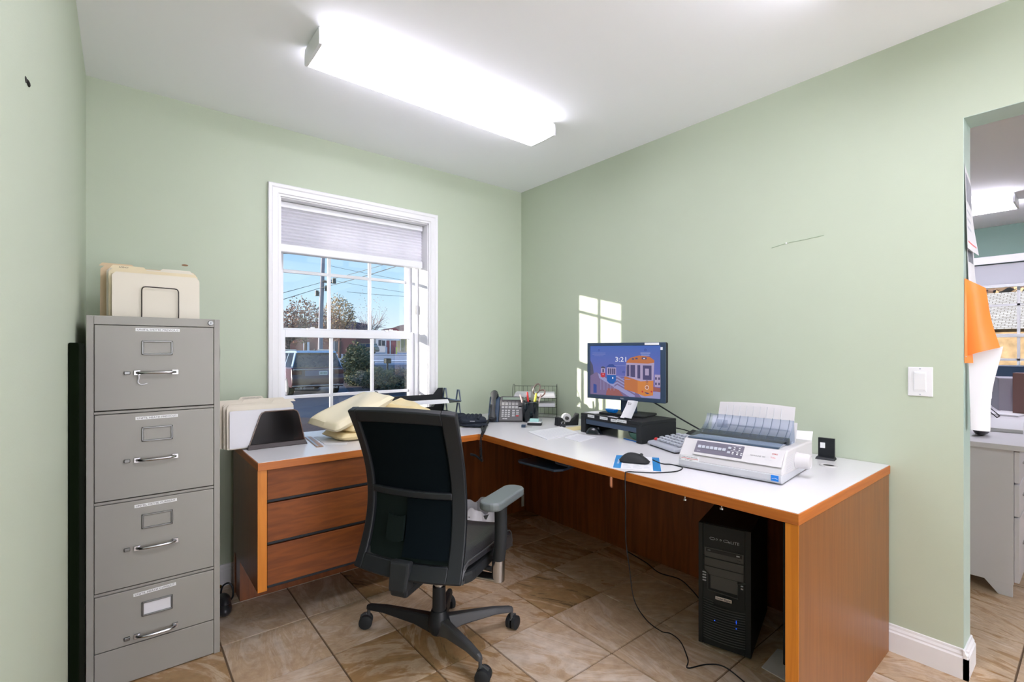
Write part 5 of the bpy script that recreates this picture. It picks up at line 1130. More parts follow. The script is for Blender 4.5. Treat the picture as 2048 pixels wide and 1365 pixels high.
# black knit gloves
t = thing('gloves', 'pair of folded black gloves lying on the desk left of the phone', 'gloves', (-0.765, -0.440, DT), ta)
b = MB()
def blob(cx_, cy_, cz, rx_, ry_, rz_, sd):
    rn = random.Random(sd)
    pr_ = [rn.uniform(0, 6) for _ in range(4)]
    def f(u, v):
        a = 2 * PI * u; e_ = PI * v - PI / 2; k_ = 1 + 0.07 * math.sin(3 * a + pr_[0]) * math.cos(e_) + 0.05 * math.sin(7 * a + 5 * e_ + pr_[1])
        return (cx_ + rx_ * math.cos(a) * math.cos(e_) * k_, cy_ + ry_ * math.sin(a) * math.cos(e_) * k_, max(0.0006, cz + rz_ * math.sin(e_) * k_))
    b.grid(f, 32, 16)
blob(0.0, 0.0, 0.040, 0.088, 0.050, 0.030, 3); blob(0.015, -0.006, 0.014, 0.088, 0.052, 0.015, 5); blob(-0.065, 0.015, 0.060, 0.032, 0.028, 0.020, 8)
g_ = b.build('knit', mat('black_knit', (0.010, 0.016, 0.028), 0.85, var=0.4, vscale=90, bump=0.9, bscale=300), t, smooth=True)
for k_ in range(4): MB().tube(smoothpts([(-0.02 + 0.022 * k_, -0.040, 0.052), (-0.022 + 0.024 * k_, -0.012, 0.070), (-0.02 + 0.024 * k_, 0.03, 0.066)], 4), [0.008] * 4 + [0.010] * 4 + [0.007], 8).build('finger', g_.data.materials[0], t, smooth=True)
MB().prism([(-0.020, -0.052), (0.028, -0.056), (0.0, -0.047), (-0.004, -0.040)], 0.032, 0.034, Matrix.Rotation(R(-8), 4, 'X')).build('care_tag', M['label'], t)

# ================================================================== DESK FOLDER HOLDER (left end)
fh = thing('acrylic_file_holder', 'smoky brown acrylic file holder at the left end of the desk', 'file holder', (-1.835, -0.345, DT))
b = MB(); 
plate = [(-0.118, 0.018), (0.128, 0.018), (0.100, 0.150), (0.092, 0.165), (0.078, 0.172), (-0.052, 0.172), (-0.066, 0.166), (-0.074, 0.152)]
b.prism(plate, -0.002, 0.002, basis((0, 0, 0), (1, 0, 0), (0, 0, 1))); b.build('front_plate', M['smoke'], fh)
b = MB(); b.tube([(x, -0.003, z) for x, z in plate[1:]] + [(plate[0][0], -0.003, plate[0][1])], 0.0024, 6); b.build('plate_rim', mat('brown_rim', (0.16, 0.10, 0.075), 0.25), fh, smooth=True)
b = MB(); b.prism(plate, 0.090, 0.094, basis((0, 0.0, 0), (1, 0, 0), (0, 0, 1)) @ Matrix.Diagonal((1, 1, -1, 1))); b.build('rear_plate', M['smoke'], fh)
b = MB(); b.box((-0.128, -0.024, 0.0), (0.135, 0.110, 0.004)); b.hexa([(-0.128, -0.024, 0.004), (0.135, -0.024, 0.004), (0.135, 0.0, 0.004), (-0.128, 0.0, 0.004), (-0.122, -0.010, 0.020), (0.130, -0.010, 0.020), (0.130, 0.002, 0.020), (-0.122, 0.002, 0.020)]); b.build('base', mat('smoke_base', (0.030, 0.020, 0.018), 0.45), fh, bevel=0.001)
FG2 = 'folders in the acrylic holder on the desk'
for i, (x, y, w, h, tb, th, mt, lab) in enumerate(((-1.898, -0.332, 0.290, 0.205, 0.055, 0.010, 'cream', 'front cream folder with a white sheet in the acrylic holder on the desk'), (-1.905, -0.305, 0.295, 0.212, -0.06, 0.014, 'cream', 'second cream folder with a short tab in the acrylic holder on the desk'), (-1.925, -0.275, 0.305, 0.222, -0.05, 0.014, 'tan', 'rear tan folder with a lettered tab in the acrylic holder on the desk'))):
    t = thing('file_folder', lab, 'folder', (x, y, DT + 0.0055), R(2), FG2)
    folder(t, w, h, tb, th, M['cream'] if i < 2 else M['cream'], 'cover', lean=0.02, tabw=0.095)
    if i == 0:
        MB().prism([(-0.136, 0.006), (0.142, 0.006), (0.142, 0.178), (-0.136, 0.178)], -0.0022, -0.0008, Matrix.Translation((0, -0.006, 0.0)) @ basis((0, 0, 0), (1, 0, 0), (0, 0, 1)) @ Matrix.Diagonal((1, 1, -1, 1))).build('white_sheet', M['paper'], t)
    if i == 2: lettering('COLLECTIONS WITH', 0.080, 0.006, FX((-0.004, 0.001, h + 0.008)), M['ink'], t); lettering('COURT DATES', 0.060, 0.006, FX((-0.004, 0.0008, h + 0.0)), M['ink'], t)
t = thing('ruler', 'clear-edged wooden ruler lying on the desk beside the acrylic holder', 'ruler', (-1.662, -0.34, DT), R(84))
MB().box((-0.155, -0.016, 0), (0.155, 0.016, 0.0035)).build('strip', mat('ruler_wood', (0.36, 0.20, 0.11), 0.4), t, bevel=0.0006); MB().box((-0.155, 0.004, 0.0036), (0.155, 0.012, 0.0040)).build('metal_edge', M['steel'], t)

# ================================================================== ENVELOPES
def pillow(t, P, th, matl, name='wrap', flap=True):
    """soft padded envelope through four world corners P (ccw seen from above)"""
    A, B, C_, D = [Vector(p) for p in P]; n_ = (B - A).cross(D - A).normalized()
    def f(u, v, s_):
        e_ = (max(0, 1 - abs(2 * u - 1) ** 7) * max(0, 1 - abs(2 * v - 1) ** 7)) ** 0.38
        return (A * (1 - u) + B * u) * (1 - v) + (D * (1 - u) + C_ * u) * v + n_ * (s_ * th / 2 * e_ + 0.004 * math.sin(u * 7 + v * 5) * e_ + 0.003 * math.sin(13 * u * v + 2) * e_)
    b = W(t); b.grid(lambda u, v: f(u, v, 1), 24, 24); b.grid(lambda u, v: f(u, v, -1), 24, 24)
    bmesh.ops.remove_doubles(b.bm, verts=b.bm.verts, dist=0.0004)
    o = b.build(name, matl, t, smooth=True)
    if flap:
        b = W(t); b.grid(lambda u, v: f(0.02 + 0.10 * u, 0.04 + 0.92 * v, 1) + n_ * 0.0014, 4, 20, 0.0010); b.build('flap', matl, t, smooth=True)
    return o
EG = 'padded manila envelopes piled under the window'
t = thing('padded_envelope', 'thick cream envelope lying on top of the pile, sloping down towards the file holder', 'envelope', (-1.5, -0.33, 0.86), 0, EG)
pillow(t, [(-1.672, -0.270, 0.835), (-1.592, -0.470, 0.812), (-1.275, -0.455, 0.958), (-1.345, -0.215, 0.965)], 0.062, mat('pale_envelope', (0.78, 0.70, 0.50), 0.55, var=0.04, vscale=5, bump=0.3, bscale=12))
t = thing('padded_envelope', 'yellow manila envelope in the middle of the pile on the desk', 'envelope', (-1.40, -0.30, 0.82), 0, EG)
pillow(t, [(-1.575, -0.300, 0.805), (-1.515, -0.480, 0.805), (-1.190, -0.420, 0.868), (-1.240, -0.200, 0.880)], 0.045, M['manila'])
t = thing('padded_envelope', 'yellow manila envelope flat on the desk at the bottom of the pile', 'envelope', (-1.40, -0.33, DT), 0, EG)
pillow(t, [(-1.600, -0.270, 0.772), (-1.560, -0.470, 0.772), (-1.220, -0.450, 0.772), (-1.250, -0.220, 0.772)], 0.044, M['manila'])
t = thing('padded_envelope', 'pale envelope at the right of the pile against the letter tray', 'envelope', (-1.16, -0.30, 0.86), 0, EG)
pillow(t, [(-1.290, -0.370, 0.900), (-1.180, -0.480, 0.895), (-1.030, -0.420, 0.862), (-1.150, -0.270, 0.930)], 0.028, M['manila'])
t = thing('loose_paper', 'pale sheet sticking out from under the envelope pile beside the ruler', 'paper', (-1.60, -0.32, DT))
W(t).prism([(-1.640, -0.45), (-1.56, -0.52), (-1.45, -0.30), (-1.62, -0.20)], DT + 0.0003, DT + 0.0012).build('sheet', M['paper'], t)

# ================================================================== LETTER TRAYS
def letter_tray(z, lab):
    t = thing('letter_tray', lab, 'letter tray', (-0.985, -0.175, z), R(-3), 'stacked black letter trays')
    b = MB(); b.box((-0.235, -0.125, 0.004), (0.235, 0.125, 0.008)); b.build('base', M['black'], t, bevel=0.001)
    b = MB(); b.prism([(-0.235, 0.0), (0.235, 0.0), (0.235, 0.075), (0.200, 0.075), (0.165, 0.034), (-0.19, 0.034), (-0.215, 0.070), (-0.235, 0.070)], -0.003, 0.003, Matrix.Translation((0, 0.122, 0.004)) @ basis((0, 0, 0), (1, 0, 0), (0, 0, 1))); b.build('back_wall', M['blackm'], t, bevel=0.001)
    for s_ in (-1, 1):
        b = MB(); x = s_ * 0.235
        for yy in (-0.118, 0.060):
            b.tube([(x, yy, 0.004), (x, yy + 0.020, 0.078), (x, yy + 0.040, 0.078), (x, yy + 0.060, 0.004)], 0.0048, 6)
        b.tube([(x, -0.12, 0.010), (x, 0.12, 0.010)], 0.005, 6)
        b.build('side_frame', M['navy'] if s_ > 0 else M['black'], t, bevel=0.0, smooth=True)
        for yy in (-0.030, 0.040): MB().box((x - 0.012, yy - 0.006, 0.0), (x + 0.012, yy + 0.006, 0.006)).build('foot_clip', M['black'], t)
    return t
letter_tray(DT + 0.052, 'lower black letter tray on the desk under the window'); letter_tray(DT + 0.135, 'upper black letter tray on the desk under the window with a printed page')
b_ = thing('letter_tray', 'bottom black letter tray standing directly on the desk under the window', 'letter tray', (-0.985, -0.175, DT), R(-3), 'stacked black letter trays')
MB().box((-0.235, -0.125, 0.0), (0.235, 0.125, 0.005)).build('base', M['black'], b_, bevel=0.001)
for s_ in (-1, 1):
    for yy in (-0.10, 0.10): MB().box((s_ * 0.232 - 0.005, yy - 0.008, 0.005), (s_ * 0.232 + 0.005, yy + 0.008, 0.0515)).build('post', M['black'], b_)
paper('printed page sticking out of the upper letter tray towards the room', [(-1.150, -0.330), (-0.880, -0.370), (-0.775, -0.180), (-1.050, -0.130)], DT + 0.1445, 0.003)
paper('glossy blue-grey page sticking out of the lower letter tray', [(-1.10, -0.360), (-0.85, -0.390), (-0.76, -0.190), (-1.02, -0.13)], DT + 0.0615, 0.004, mt='beige_d', lines=False)
paper('manila sheet lying in the bottom letter tray', [(-1.02, -0.33), (-0.80, -0.33), (-0.80, -0.14), (-1.02, -0.14)], DT + 0.0055, 0.006, mt='tan', lines=False)
paper('blue-edged papers on the desk by the wall between the trays and the gloves', [(-0.72, -0.16), (-0.56, -0.20), (-0.53, -0.06), (-0.70, -0.05)], DT, 0.004, mt='beige_d', lines=False)

# ================================================================== LIGHT SWITCH
sw = thing('light_switch', 'white rocker light switch on the green wall near the doorway', 'light switch', (0, -2.412, 1.09))
b = W(sw); b.box((-0.0055, -2.450, 1.033), (0, -2.374, 1.147)); pl_ = b.build('plate', M['trim'], sw, bevel=0.0025)
b = W(sw); b.box((-0.0075, -2.431, 1.052), (-0.005, -2.393, 1.128)); fr_ = b.build('frame', M['vinyl'], sw, bevel=0.001)
b = W(sw); b.hexa([(-0.0075, -2.428, 1.056), (-0.0075, -2.396, 1.056), (-0.0075, -2.396, 1.124), (-0.0075, -2.428, 1.124), (-0.009, -2.428, 1.058), (-0.009, -2.396, 1.058), (-0.012, -2.396, 1.122), (-0.012, -2.428, 1.122)]); b.build('rocker', M['trim'], sw)
for z in (1.040, 1.140): W(sw).cyl((-0.0055, -2.412, z), (-0.0068, -2.412, z), 0.0028, seg=12).build('screw', M['lgrey'], sw)

# ================================================================== NEXT ROOM
nd = thing('white_desk', 'white desk with drawers in the next room beyond the doorway', 'desk', (0.97, -2.60, 0))
b = W(nd); b.box((0.950, -2.625, 0.722), (3.30, -1.70, 0.748)); b.build('desktop', M['whitefurn'], nd, bevel=0.002)
W(nd).box((0.970, -2.583, 0.06), (0.990, -1.72, 0.7215)).build('side_panel', M['whitefurn'], nd, bevel=0.001)
W(nd).box((0.990, -2.575, 0.06), (1.42, -1.75, 0.7215)).build('carcass', M['whitefurn'], nd)
for z0, z1 in ((0.560, 0.712), (0.395, 0.552), (0.070, 0.387)):
    d = W(nd).box((0.985, -2.602, z0), (1.415, -2.584, z1)).build('drawer', M['whitefurn'], nd, bevel=0.0015); W(nd).box((1.13, -2.612, (z0 + z1) / 2), (1.27, -2.602, (z0 + z1) / 2 + 0.008)).build('handle', M['chrome'], d)
b = W(nd); b.prism([(0, 0), (0.05, 0.0), (0.05, 0.06), (-0.05, 0.06)], -0.0, 0.02, Matrix.Translation((0.972, -2.56, 0)) @ basis((0, 0, 0), (0, -1, 0), (0, 0, 1)) @ Matrix.Translation((-0.03, 0, -0.02))); b.build('foot', M['whitefurn'], nd)
b = W(nd); b.box((3.26, -2.6, 0), (3.28, -1.72, 0.7215)); b.build('end_leg', M['whitefurn'], nd)
oc = thing('office_chair', 'dark blue-black chair behind the white desk in the next room', 'chair', (3.72, -2.30, 0), R(90))
b = MB(); b.grid(lambda u, v: (-0.24 + 0.48 * u, 0.06 * (2 * u - 1) ** 2, 0.58 + 0.50 * v), 8, 6, 0.04); b.build('backrest', M['navy'], oc, bevel=0.01, smooth=True)
b = MB(); b.prism(rrect(0.48, 0.46, 0.08), 0.44, 0.50, Matrix.Translation((0, -0.25, 0))); b.build('seat', M['navy'], oc, bevel=0.02)
b = MB(); b.cyl((0, -0.25, 0.08), (0, -0.25, 0.44), 0.03); b.build('column', M['black'], oc)
b = MB(); b.box((-0.04, -0.02, 0.45), (0.04, 0.03, 0.62)); b.build('back_support', M['black'], oc)
for a in range(5): MB().tube([(0, -0.25, 0.10), (0.28 * math.cos(a * 2 * PI / 5), -0.25 + 0.28 * math.sin(a * 2 * PI / 5), 0.03)], [0.03, 0.02], 8).build('base_leg', M['black'], oc, smooth=True)
def boxthing(name, label, cat, c, sz, mt, rz=0, part='body', grp=None, bev=0.002):
    t = thing(name, label, cat, c, rz, grp); MB().box((-sz[0] / 2, -sz[1] / 2, 0), (sz[0] / 2, sz[1] / 2, sz[2])).build(part, M[mt] if isinstance(mt, str) else mt, t, bevel=bev); return t
ND = 0.7485
bx_ = boxthing('cardboard_box', 'grey and brown box on the far part of the white desk in the next room', 'box', (3.02, -2.44, ND), (0.36, 0.26, 0.25), mat('grey_carton', (0.34, 0.33, 0.38), 0.6), R(12))
MB().box((-0.19, -0.133, 0.09), (-0.181, 0.05, 0.20)).build('label', M['paper'], bx_)
t = boxthing('brown_box', 'small brown carton leaning on the grey box in the next room', 'box', (2.62, -2.52, ND), (0.10, 0.14, 0.30), mat('brown_carton', (0.22, 0.12, 0.11), 0.6), R(-6))
t = thing('document_tray', 'white tray on a black wire stand on the white desk in the next room', 'tray', (2.30, -2.29, ND))
MB().box((-0.09, -0.07, 0.12), (0.09, 0.07, 0.19)).build('tray', M['paper'], t, bevel=0.003); b = MB()
for s_ in (-1, 1): b.tube([(s_ * 0.07, -0.11, 0.003), (s_ * 0.06, 0.0, 0.12), (s_ * 0.07, 0.09, 0.003)], 0.003, 6)
b.tube([(-0.07, -0.11, 0.003), (0.07, -0.11, 0.003)], 0.003, 6); b.build('wire_stand', M['black'], t)
boxthing('binder', 'black binder standing on the white desk behind the hanging sheets', 'binder', (1.86, -2.285, ND), (0.22, 0.030, 0.24), 'black')
boxthing('red_folder', 'dull red folder standing behind the tray in the next room', 'folder', (2.55, -2.22, ND), (0.20, 0.03, 0.33), mat('dull_red', (0.28, 0.10, 0.14), 0.6))
boxthing('paper_pile', 'pile of white papers on the near part of the white desk in the next room', 'papers', (1.75, -2.45, ND), (0.60, 0.22, 0.020), 'paper', R(4))
boxthing('flat_papers', 'flat white papers on the white desk past the binder', 'papers', (2.55, -2.43, ND), (0.30, 0.16, 0.012), 'paper', R(-8))
t = thing('black_cloth', 'black folded pouch on the white desk near the doorway jamb', 'pouch', (1.23, -2.44, ND)); b = MB(); b.ellipsoid((0, 0, 0.035), (0.09, 0.035, 0.035), 16, 8); b.build('pouch', M['leather'], t, smooth=True)

# sheets pinned to the doorway jamb
def hang(name, label, cat, pts_top, pts_bot, matl, grp=None, curl=0.02, wave=0.01, nv=14):
    """sheet hanging between a top edge and a bottom edge (world points), curled outwards"""
    t0, t1 = [Vector(p) for p in pts_top]; b0, b1 = [Vector(p) for p in pts_bot]
    t = thing(name, label, cat, tuple(t0), 0, grp); b = W(t)
    def f(u, v):
        p = (t0 * (1 - u) + t1 * u) * (1 - v) + (b0 * (1 - u) + b1 * u) * v
        return p + Vector((curl * math.sin(u * PI) * (0.3 + v) * -0.6, -wave * math.sin(v * 5 + u * 2) * u, 0))
    b.grid(f, 10, nv, 0.0008); s_ = b.build('sheet', matl, t, smooth=True); return t, s_, f
JG = 'papers pinned to the doorway jamb'
def pins(t, *ps):
    for p in ps: b = W(t); b.ellipsoid(p, (0.004, 0.004, 0.004), 8, 6); b.build('pin', M['chrome'], t, smooth=True)
t, s_, f = hang('pinned_page', 'top printed page with a photo pinned high on the doorway jamb', 'page', [(0.006, -2.5375, 1.900), (0.085, -2.540, 1.850)], [(0.010, -2.545, 1.590), (0.100, -2.562, 1.570)], M['paper'], JG, wave=0.003)
b = W(t); b.grid(lambda u, v: f(0.08 + 0.84 * u, 0.08 + 0.34 * v) + Vector((-0.0008, -0.0012, 0)), 6, 6); b.build('printed_photo', mat('photo_print', (0.22, 0.23, 0.27), 0.5, var=0.5, vscale=30), s_)
b = W(t)
for k_ in range(3): b.grid(lambda u, v: f(0.1 + 0.5 * u, 0.52 + 0.10 * k_ + 0.03 * v) + Vector((-0.0008, -0.0012, 0)), 4, 1)
b.build('printed_lines', M['lgrey'], s_); b = W(t); b.grid(lambda u, v: f(0.1 + 0.8 * u, 0.90 + 0.02 * v) + Vector((-0.0008, -0.0012, 0)), 4, 1); b.build('red_line', M['red'], s_)
t, s_, f = hang('pinned_page', 'lower printed page with a picture pinned on the jamb above the orange sheet', 'page', [(0.045, -2.5385, 1.600), (0.110, -2.545, 1.590)], [(0.050, -2.545, 1.400), (0.115, -2.566, 1.385)], M['paper'], JG, wave=0.003)
b = W(t); b.grid(lambda u, v: f(0.10 + 0.70 * u, 0.05 + 0.22 * v) + Vector((-0.0008, -0.0012, 0)), 6, 4); b.grid(lambda u, v: f(0.45 + 0.4 * u, 0.62 + 0.2 * v) + Vector((-0.0008, -0.0012, 0)), 4, 4); b.build('printed_photo', mat('photo_print_grey', (0.16, 0.17, 0.20), 0.5, var=0.5, vscale=40), s_)
t, s_, f = hang('orange_folder', 'bright orange plastic sheet curling off the doorway jamb', 'sheet', [(0.004, -2.5385, 1.478), (0.045, -2.586, 1.440)], [(0.008, -2.5390, 1.190), (0.045, -2.624, 1.222)], M['orange'], None, curl=0.035, wave=0.003)
b = W(t); b.grid(lambda u, v: (0.0 + 0.01 * u, -2.5378 - 0.016 * u * (0.4 + v), 1.475 - 0.31 * v), 4, 8, 0.0008); b.build('back_leaf', M['orange'], t, smooth=True)
t, s_, f = hang('hanging_paper', 'long white paper hanging under the orange sheet on the doorway jamb', 'paper', [(0.020, -2.546, 1.200), (0.050, -2.628, 1.226)], [(0.026, -2.552, 0.918), (0.052, -2.596, 0.914)], M['paper'], None, curl=0.012, wave=0.006)
pins(t, (0.004, -2.541, 1.188), (0.016, -2.548, 1.180))

# ================================================================== EXTERIOR
def gh(x, y):           # height of the ground outside
    s_ = (x + 2.414) * 0.6297 + (y + 2.864) * 0.7768
    if s_ < 30: return -0.6
    if s_ < 70: return -0.6 + 1.1 * (s_ - 30) / 40
    if s_ < 90: return 0.5 + 0.35 * (s_ - 70) / 20
    return 0.85
Fv = Vector((0.6297, 0.7768, 0)); Rv = Vector((0.7768, -0.6297, 0)); O = Vector((-2.414, -2.864, 0))
def strip(name, s0, s1, w0, w1, matl, dz=0.0, ns=8):
    """band of ground across the street, parallel to it"""
    b = MB()
    def f(u, v):
        p = O + Fv * (s0 + (s1 - s0) * v) + Rv * (w0 + (w1 - w0) * u); return (p.x, p.y, gh(p.x, p.y) + dz)
    b.grid(f, 6, ns); return struct(b.build(name, matl))
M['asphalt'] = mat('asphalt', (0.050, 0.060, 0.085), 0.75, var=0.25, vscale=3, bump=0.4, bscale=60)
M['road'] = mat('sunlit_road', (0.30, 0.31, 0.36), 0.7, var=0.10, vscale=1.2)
M['snow'] = mat('snow', (0.85, 0.86, 0.92), 0.7, var=0.05, vscale=1)
M['mulch'] = mat('mulch', (0.085, 0.050, 0.042), 0.9, var=0.6, vscale=18, bump=0.8, bscale=60)
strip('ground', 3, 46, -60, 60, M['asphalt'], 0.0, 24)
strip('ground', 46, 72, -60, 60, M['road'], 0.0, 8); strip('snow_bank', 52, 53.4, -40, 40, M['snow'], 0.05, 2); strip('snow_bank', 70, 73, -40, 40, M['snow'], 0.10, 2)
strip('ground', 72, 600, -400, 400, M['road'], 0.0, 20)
b = MB(); b.prism([(14.82, 50.1), (6.22, 21.03), (4.84, 16.36), (7.65, 13.44), (40, 40)], -0.62, -0.585); struct(b.build('planting_bed', M['mulch']))
b = MB(); b.prism([(-2.0, 0.35), (-0.4, 10.6), (0.69, 11.36), (1.78, 9.83), (3.94, 7.43), (4.4, 0.35)], -0.62, -0.57); struct(b.build('mulch_strip', M['mulch']))
# hills
b = MB(); rn = random.Random(4)
hp = [(-260 + i * 5, 12.5 + 3.5 * math.sin(i * 0.35) + rn.uniform(0, 2.2) + (4 if 40 < i < 58 else 0)) for i in range(121)]
for (a0, h0), (a1, h1) in zip(hp, hp[1:]):
    P0 = O + Fv * 300 + Rv * a0; P1 = O + Fv * 300 + Rv * a1; Q0 = O + Fv * 360 + Rv * a0; Q1 = O + Fv * 360 + Rv * a1
    b.quad((P0.x, P0.y, -1), (P1.x, P1.y, -1), (P1.x, P1.y, h1), (P0.x, P0.y, h0)); b.quad((P0.x, P0.y, h0), (P1.x, P1.y, h1), (Q1.x, Q1.y, h1 * 1.1), (Q0.x, Q0.y, h0 * 1.1))
struct(b.build('hills', mat('bare_woods', (0.38, 0.24, 0.20), 0.9, var=0.35, vscale=0.6)))

# --- vehicles
PAINT = {}
def paint(nm, c):
    m_ = mat(nm, c, 0.32, 0.0, var=0.03, coat=0.45); m_.node_tree.nodes['Principled BSDF'].inputs['Coat Roughness'].default_value = 0.05; return m_
CARG = mat('car_window', (0.015, 0.02, 0.035), 0.08, spec=0.8); TYRE = mat('tyre', (0.012, 0.012, 0.014), 0.8); TL = mat('tail_light', (0.10, 0.008, 0.015), 0.15)
def suv(label, loc, rz, body, L=4.9, Wd=1.98, Ht=1.80, detail=False, grp=None):
    t = thing('suv', label, 'car', loc, rz, grp); hw_ = Wd / 2; k = Ht / 1.8
    TX = Matrix(((0, 0, 1, 0), (1, 0, 0, 0), (0, 1, 0, 0), (0, 0, 0, 1)))
    low = [(0.10, 0.34), (L - 0.25, 0.34), (L, 0.55), (L - 0.05, 0.86), (L - 0.55, 1.02), (L - 1.25, 1.10 * k), (0.10, 1.14 * k), (0.02, 1.05), (0.0, 0.80), (-0.06, 0.72), (-0.06, 0.52)]
    b = MB(); b.prism(low, -hw_, hw_, TX); b.build('body', body, t, bevel=0.05, smooth=True, bseg=3)
    b = MB(); gw, rw_ = hw_ - 0.04, hw_ - 0.24
    b.hexa([(-gw, 0.10, 1.12 * k), (gw, 0.10, 1.12 * k), (gw, L - 1.35, 1.10 * k), (-gw, L - 1.35, 1.10 * k), (-rw_, 0.36, Ht - 0.06), (rw_, 0.36, Ht - 0.06), (rw_, L - 2.2, Ht - 0.06), (-rw_, L - 2.2, Ht - 0.06)]); b.build('cabin_glass', CARG, t, bevel=0.03)
    roofm = mat('sky_sheen_roof_paint', (0.42, 0.52, 0.62), 0.25, coat=0.5) if detail else body  # sky reflection is put into the roof and pillar colour
    b = MB(); b.prism([(0.22, Ht - 0.10), (0.34, Ht - 0.02), (1.4, Ht), (L - 2.4, Ht - 0.02), (L - 2.1, Ht - 0.12)], -rw_ - 0.02, rw_ + 0.02, TX); b.build('roof', roofm, t, bevel=0.03, smooth=True)
    b = MB()
    for s_ in (-1, 1):
        for (y0, y1, ya, yb) in ((0.10, 0.34, 0.34, 0.62), (1.55, 1.65, 1.50, 1.58), (2.55, 2.65, 2.3, 2.4)):
            b.hexa([(s_ * (gw + .004), y0, 1.10 * k), (s_ * (gw - .02), y0, 1.10 * k), (s_ * (gw - .02), y1, 1.10 * k), (s_ * (gw + .004), y1, 1.10 * k), (s_ * (rw_ + .012), ya, Ht - 0.05), (s_ * (rw_ - .02), ya, Ht - 0.05), (s_ * (rw_ - .02), yb, Ht - 0.05), (s_ * (rw_ + .012), yb, Ht - 0.05)])
    b.build('pillar', roofm, t)
    for s_ in (-1, 1):
        for y in (0.95, L - 0.95):
            b = MB(); b.tube([(s_ * (hw_ - 0.24), y, 0.37), (s_ * (hw_ - 0.22), y, 0.37), (s_ * (hw_ - 0.02), y, 0.37), (s_ * (hw_ + 0.005), y, 0.37)], [0.33, 0.37, 0.37, 0.33], 28); wl_ = b.build('wheel', TYRE, t, smooth=True)
            MB().tube([(s_ * (hw_ + 0.004), y, 0.37), (s_ * (hw_ + 0.012), y, 0.37)], 0.24, 20).build('hub_cap', M['steel'], wl_, smooth=True)
    MB().box((-hw_ + 0.02, -0.075, 0.40), (hw_ - 0.02, -0.055, 0.45)).build('bumper_trim', M['chrome'], t, bevel=0.01)
    if detail:
        b = MB(); b.hexa([(-0.80, 0.085, 1.15), (0.80, 0.085, 1.15), (0.80, 0.12, 1.15), (-0.80, 0.12, 1.15), (-0.66, 0.315, 1.66), (0.66, 0.315, 1.66), (0.66, 0.35, 1.66), (-0.66, 0.35, 1.66)]); b.build('rear_window', CARG, t, bevel=0.01)
        for s_ in (-1, 1):
            b = MB(); b.box((min(s_ * 0.62, s_ * 0.985), -0.012, 0.86), (max(s_ * 0.62, s_ * 0.985), 0.05, 1.02)); b.build('tail_light', TL, t, bevel=0.02)
            b = MB(); b.tube([(s_ * 0.72, 0.50, 1.82), (s_ * 0.72, 3.0, 1.83)], 0.02, 8); b.build('roof_rail', M['steel'], t)
            b = MB(); b.tube([(s_ * 0.55, -0.09, 0.33), (s_ * 0.55, 0.05, 0.33)], 0.05, 14); b.tube([(s_ * 0.68, -0.09, 0.33), (s_ * 0.68, 0.05, 0.33)], 0.05, 14); b.build('exhaust_pipe', M['chrome'], t, smooth=True)
        MB().box((-0.92, -0.016, 1.035), (0.92, 0.02, 1.075)).build('chrome_strip', M['chrome'], t, bevel=0.01)
        MB().box((-0.50, -0.006, 0.80), (0.56, 0.02, 1.02)).build('tailgate_panel', mat('blue_grey_paint', (0.13, 0.14, 0.24), 0.3), t, bevel=0.01)
        pl2 = MB().box((0.02, -0.022, 0.83), (0.34, -0.004, 0.98)).build('number_plate', mat('plate_white', (0.7, 0.75, 0.72), 0.4), t, bevel=0.006)
        b = MB(); [b.box((0.06 + 0.045 * q, -0.024, 0.87), (0.088 + 0.045 * q, -0.022, 0.94)) for q in range(6)]; b.build('plate_marks', mat('plate_green', (0.12, 0.22, 0.16), 0.5), pl2)
        lettering('L I N C O L N', 1.02, 0.035, FX((0.0, 0.06, 1.145)), M['chrome'], t)
        b = MB(); b.hexa([(-0.02, 0.55, 1.79), (0.02, 0.55, 1.79), (0.02, 0.70, 1.79), (-0.02, 0.70, 1.79), (-0.006, 0.55, 1.88), (0.006, 0.55, 1.88), (0.006, 0.60, 1.88), (-0.006, 0.60, 1.88)]); b.build('antenna_fin', M['black'], t)
    return t
suv('dark maroon SUV parked outside the window, seen from behind', (3.62, 16.75, -0.6), R(-3), paint('maroon_paint', (0.075, 0.018, 0.028)), detail=True)
suv('olive brown SUV parked across the street beside the fuel pumps', (28.6, 69.0, 0.62), R(45), paint('olive_paint', (0.10, 0.075, 0.035)), 4.7, 1.85, 1.68, grp='cars across the street')
suv('white car parked across the street behind the round bush', (31.5, 92.0, 0.85), R(48), paint('white_paint', (0.7, 0.7, 0.72)), 4.5, 1.8, 1.5, grp='cars across the street')

# --- plants
def leaves(b, c, r, n_, s0, rn, squash=1.0, shell=0.55, cut=None):
    for _ in range(n_):
        while True:
            v_ = Vector((rn.uniform(-1, 1), rn.uniform(-1, 1), rn.uniform(-1, 1)))
            if shell < v_.length < 1.0: break
        k_ = 1 + 0.12 * math.sin(5 * v_.x + 3 * v_.z) + 0.10 * math.sin(9 * v_.y + 2)
        p = Vector(c) + Vector((v_.x * r[0], v_.y * r[1], v_.z * r[2])) * k_
        a = Vector((rn.gauss(0, 1), rn.gauss(0, 1), rn.gauss(0, 1))).normalized() * s0 * rn.uniform(0.6, 1.3); c2 = a.orthogonal().normalized() * s0 * rn.uniform(0.3, 0.7)
        b.mi = rn.choice((0, 0, 1)); b._f([b.v(p - a - c2 * 0.3), b.v(p + c2), b.v(p + a), b.v(p - c2)])
def core(b, c, r, mi=2): b.mi = mi; b.ellipsoid(c, (r[0] * 0.62, r[1] * 0.62, r[2] * 0.62), 14, 8)
GRN = [mat('leaf_dark_green', (0.060, 0.085, 0.040), 0.7), mat('leaf_olive', (0.17, 0.16, 0.06), 0.7), mat('leaf_core', (0.022, 0.030, 0.016), 0.9)]
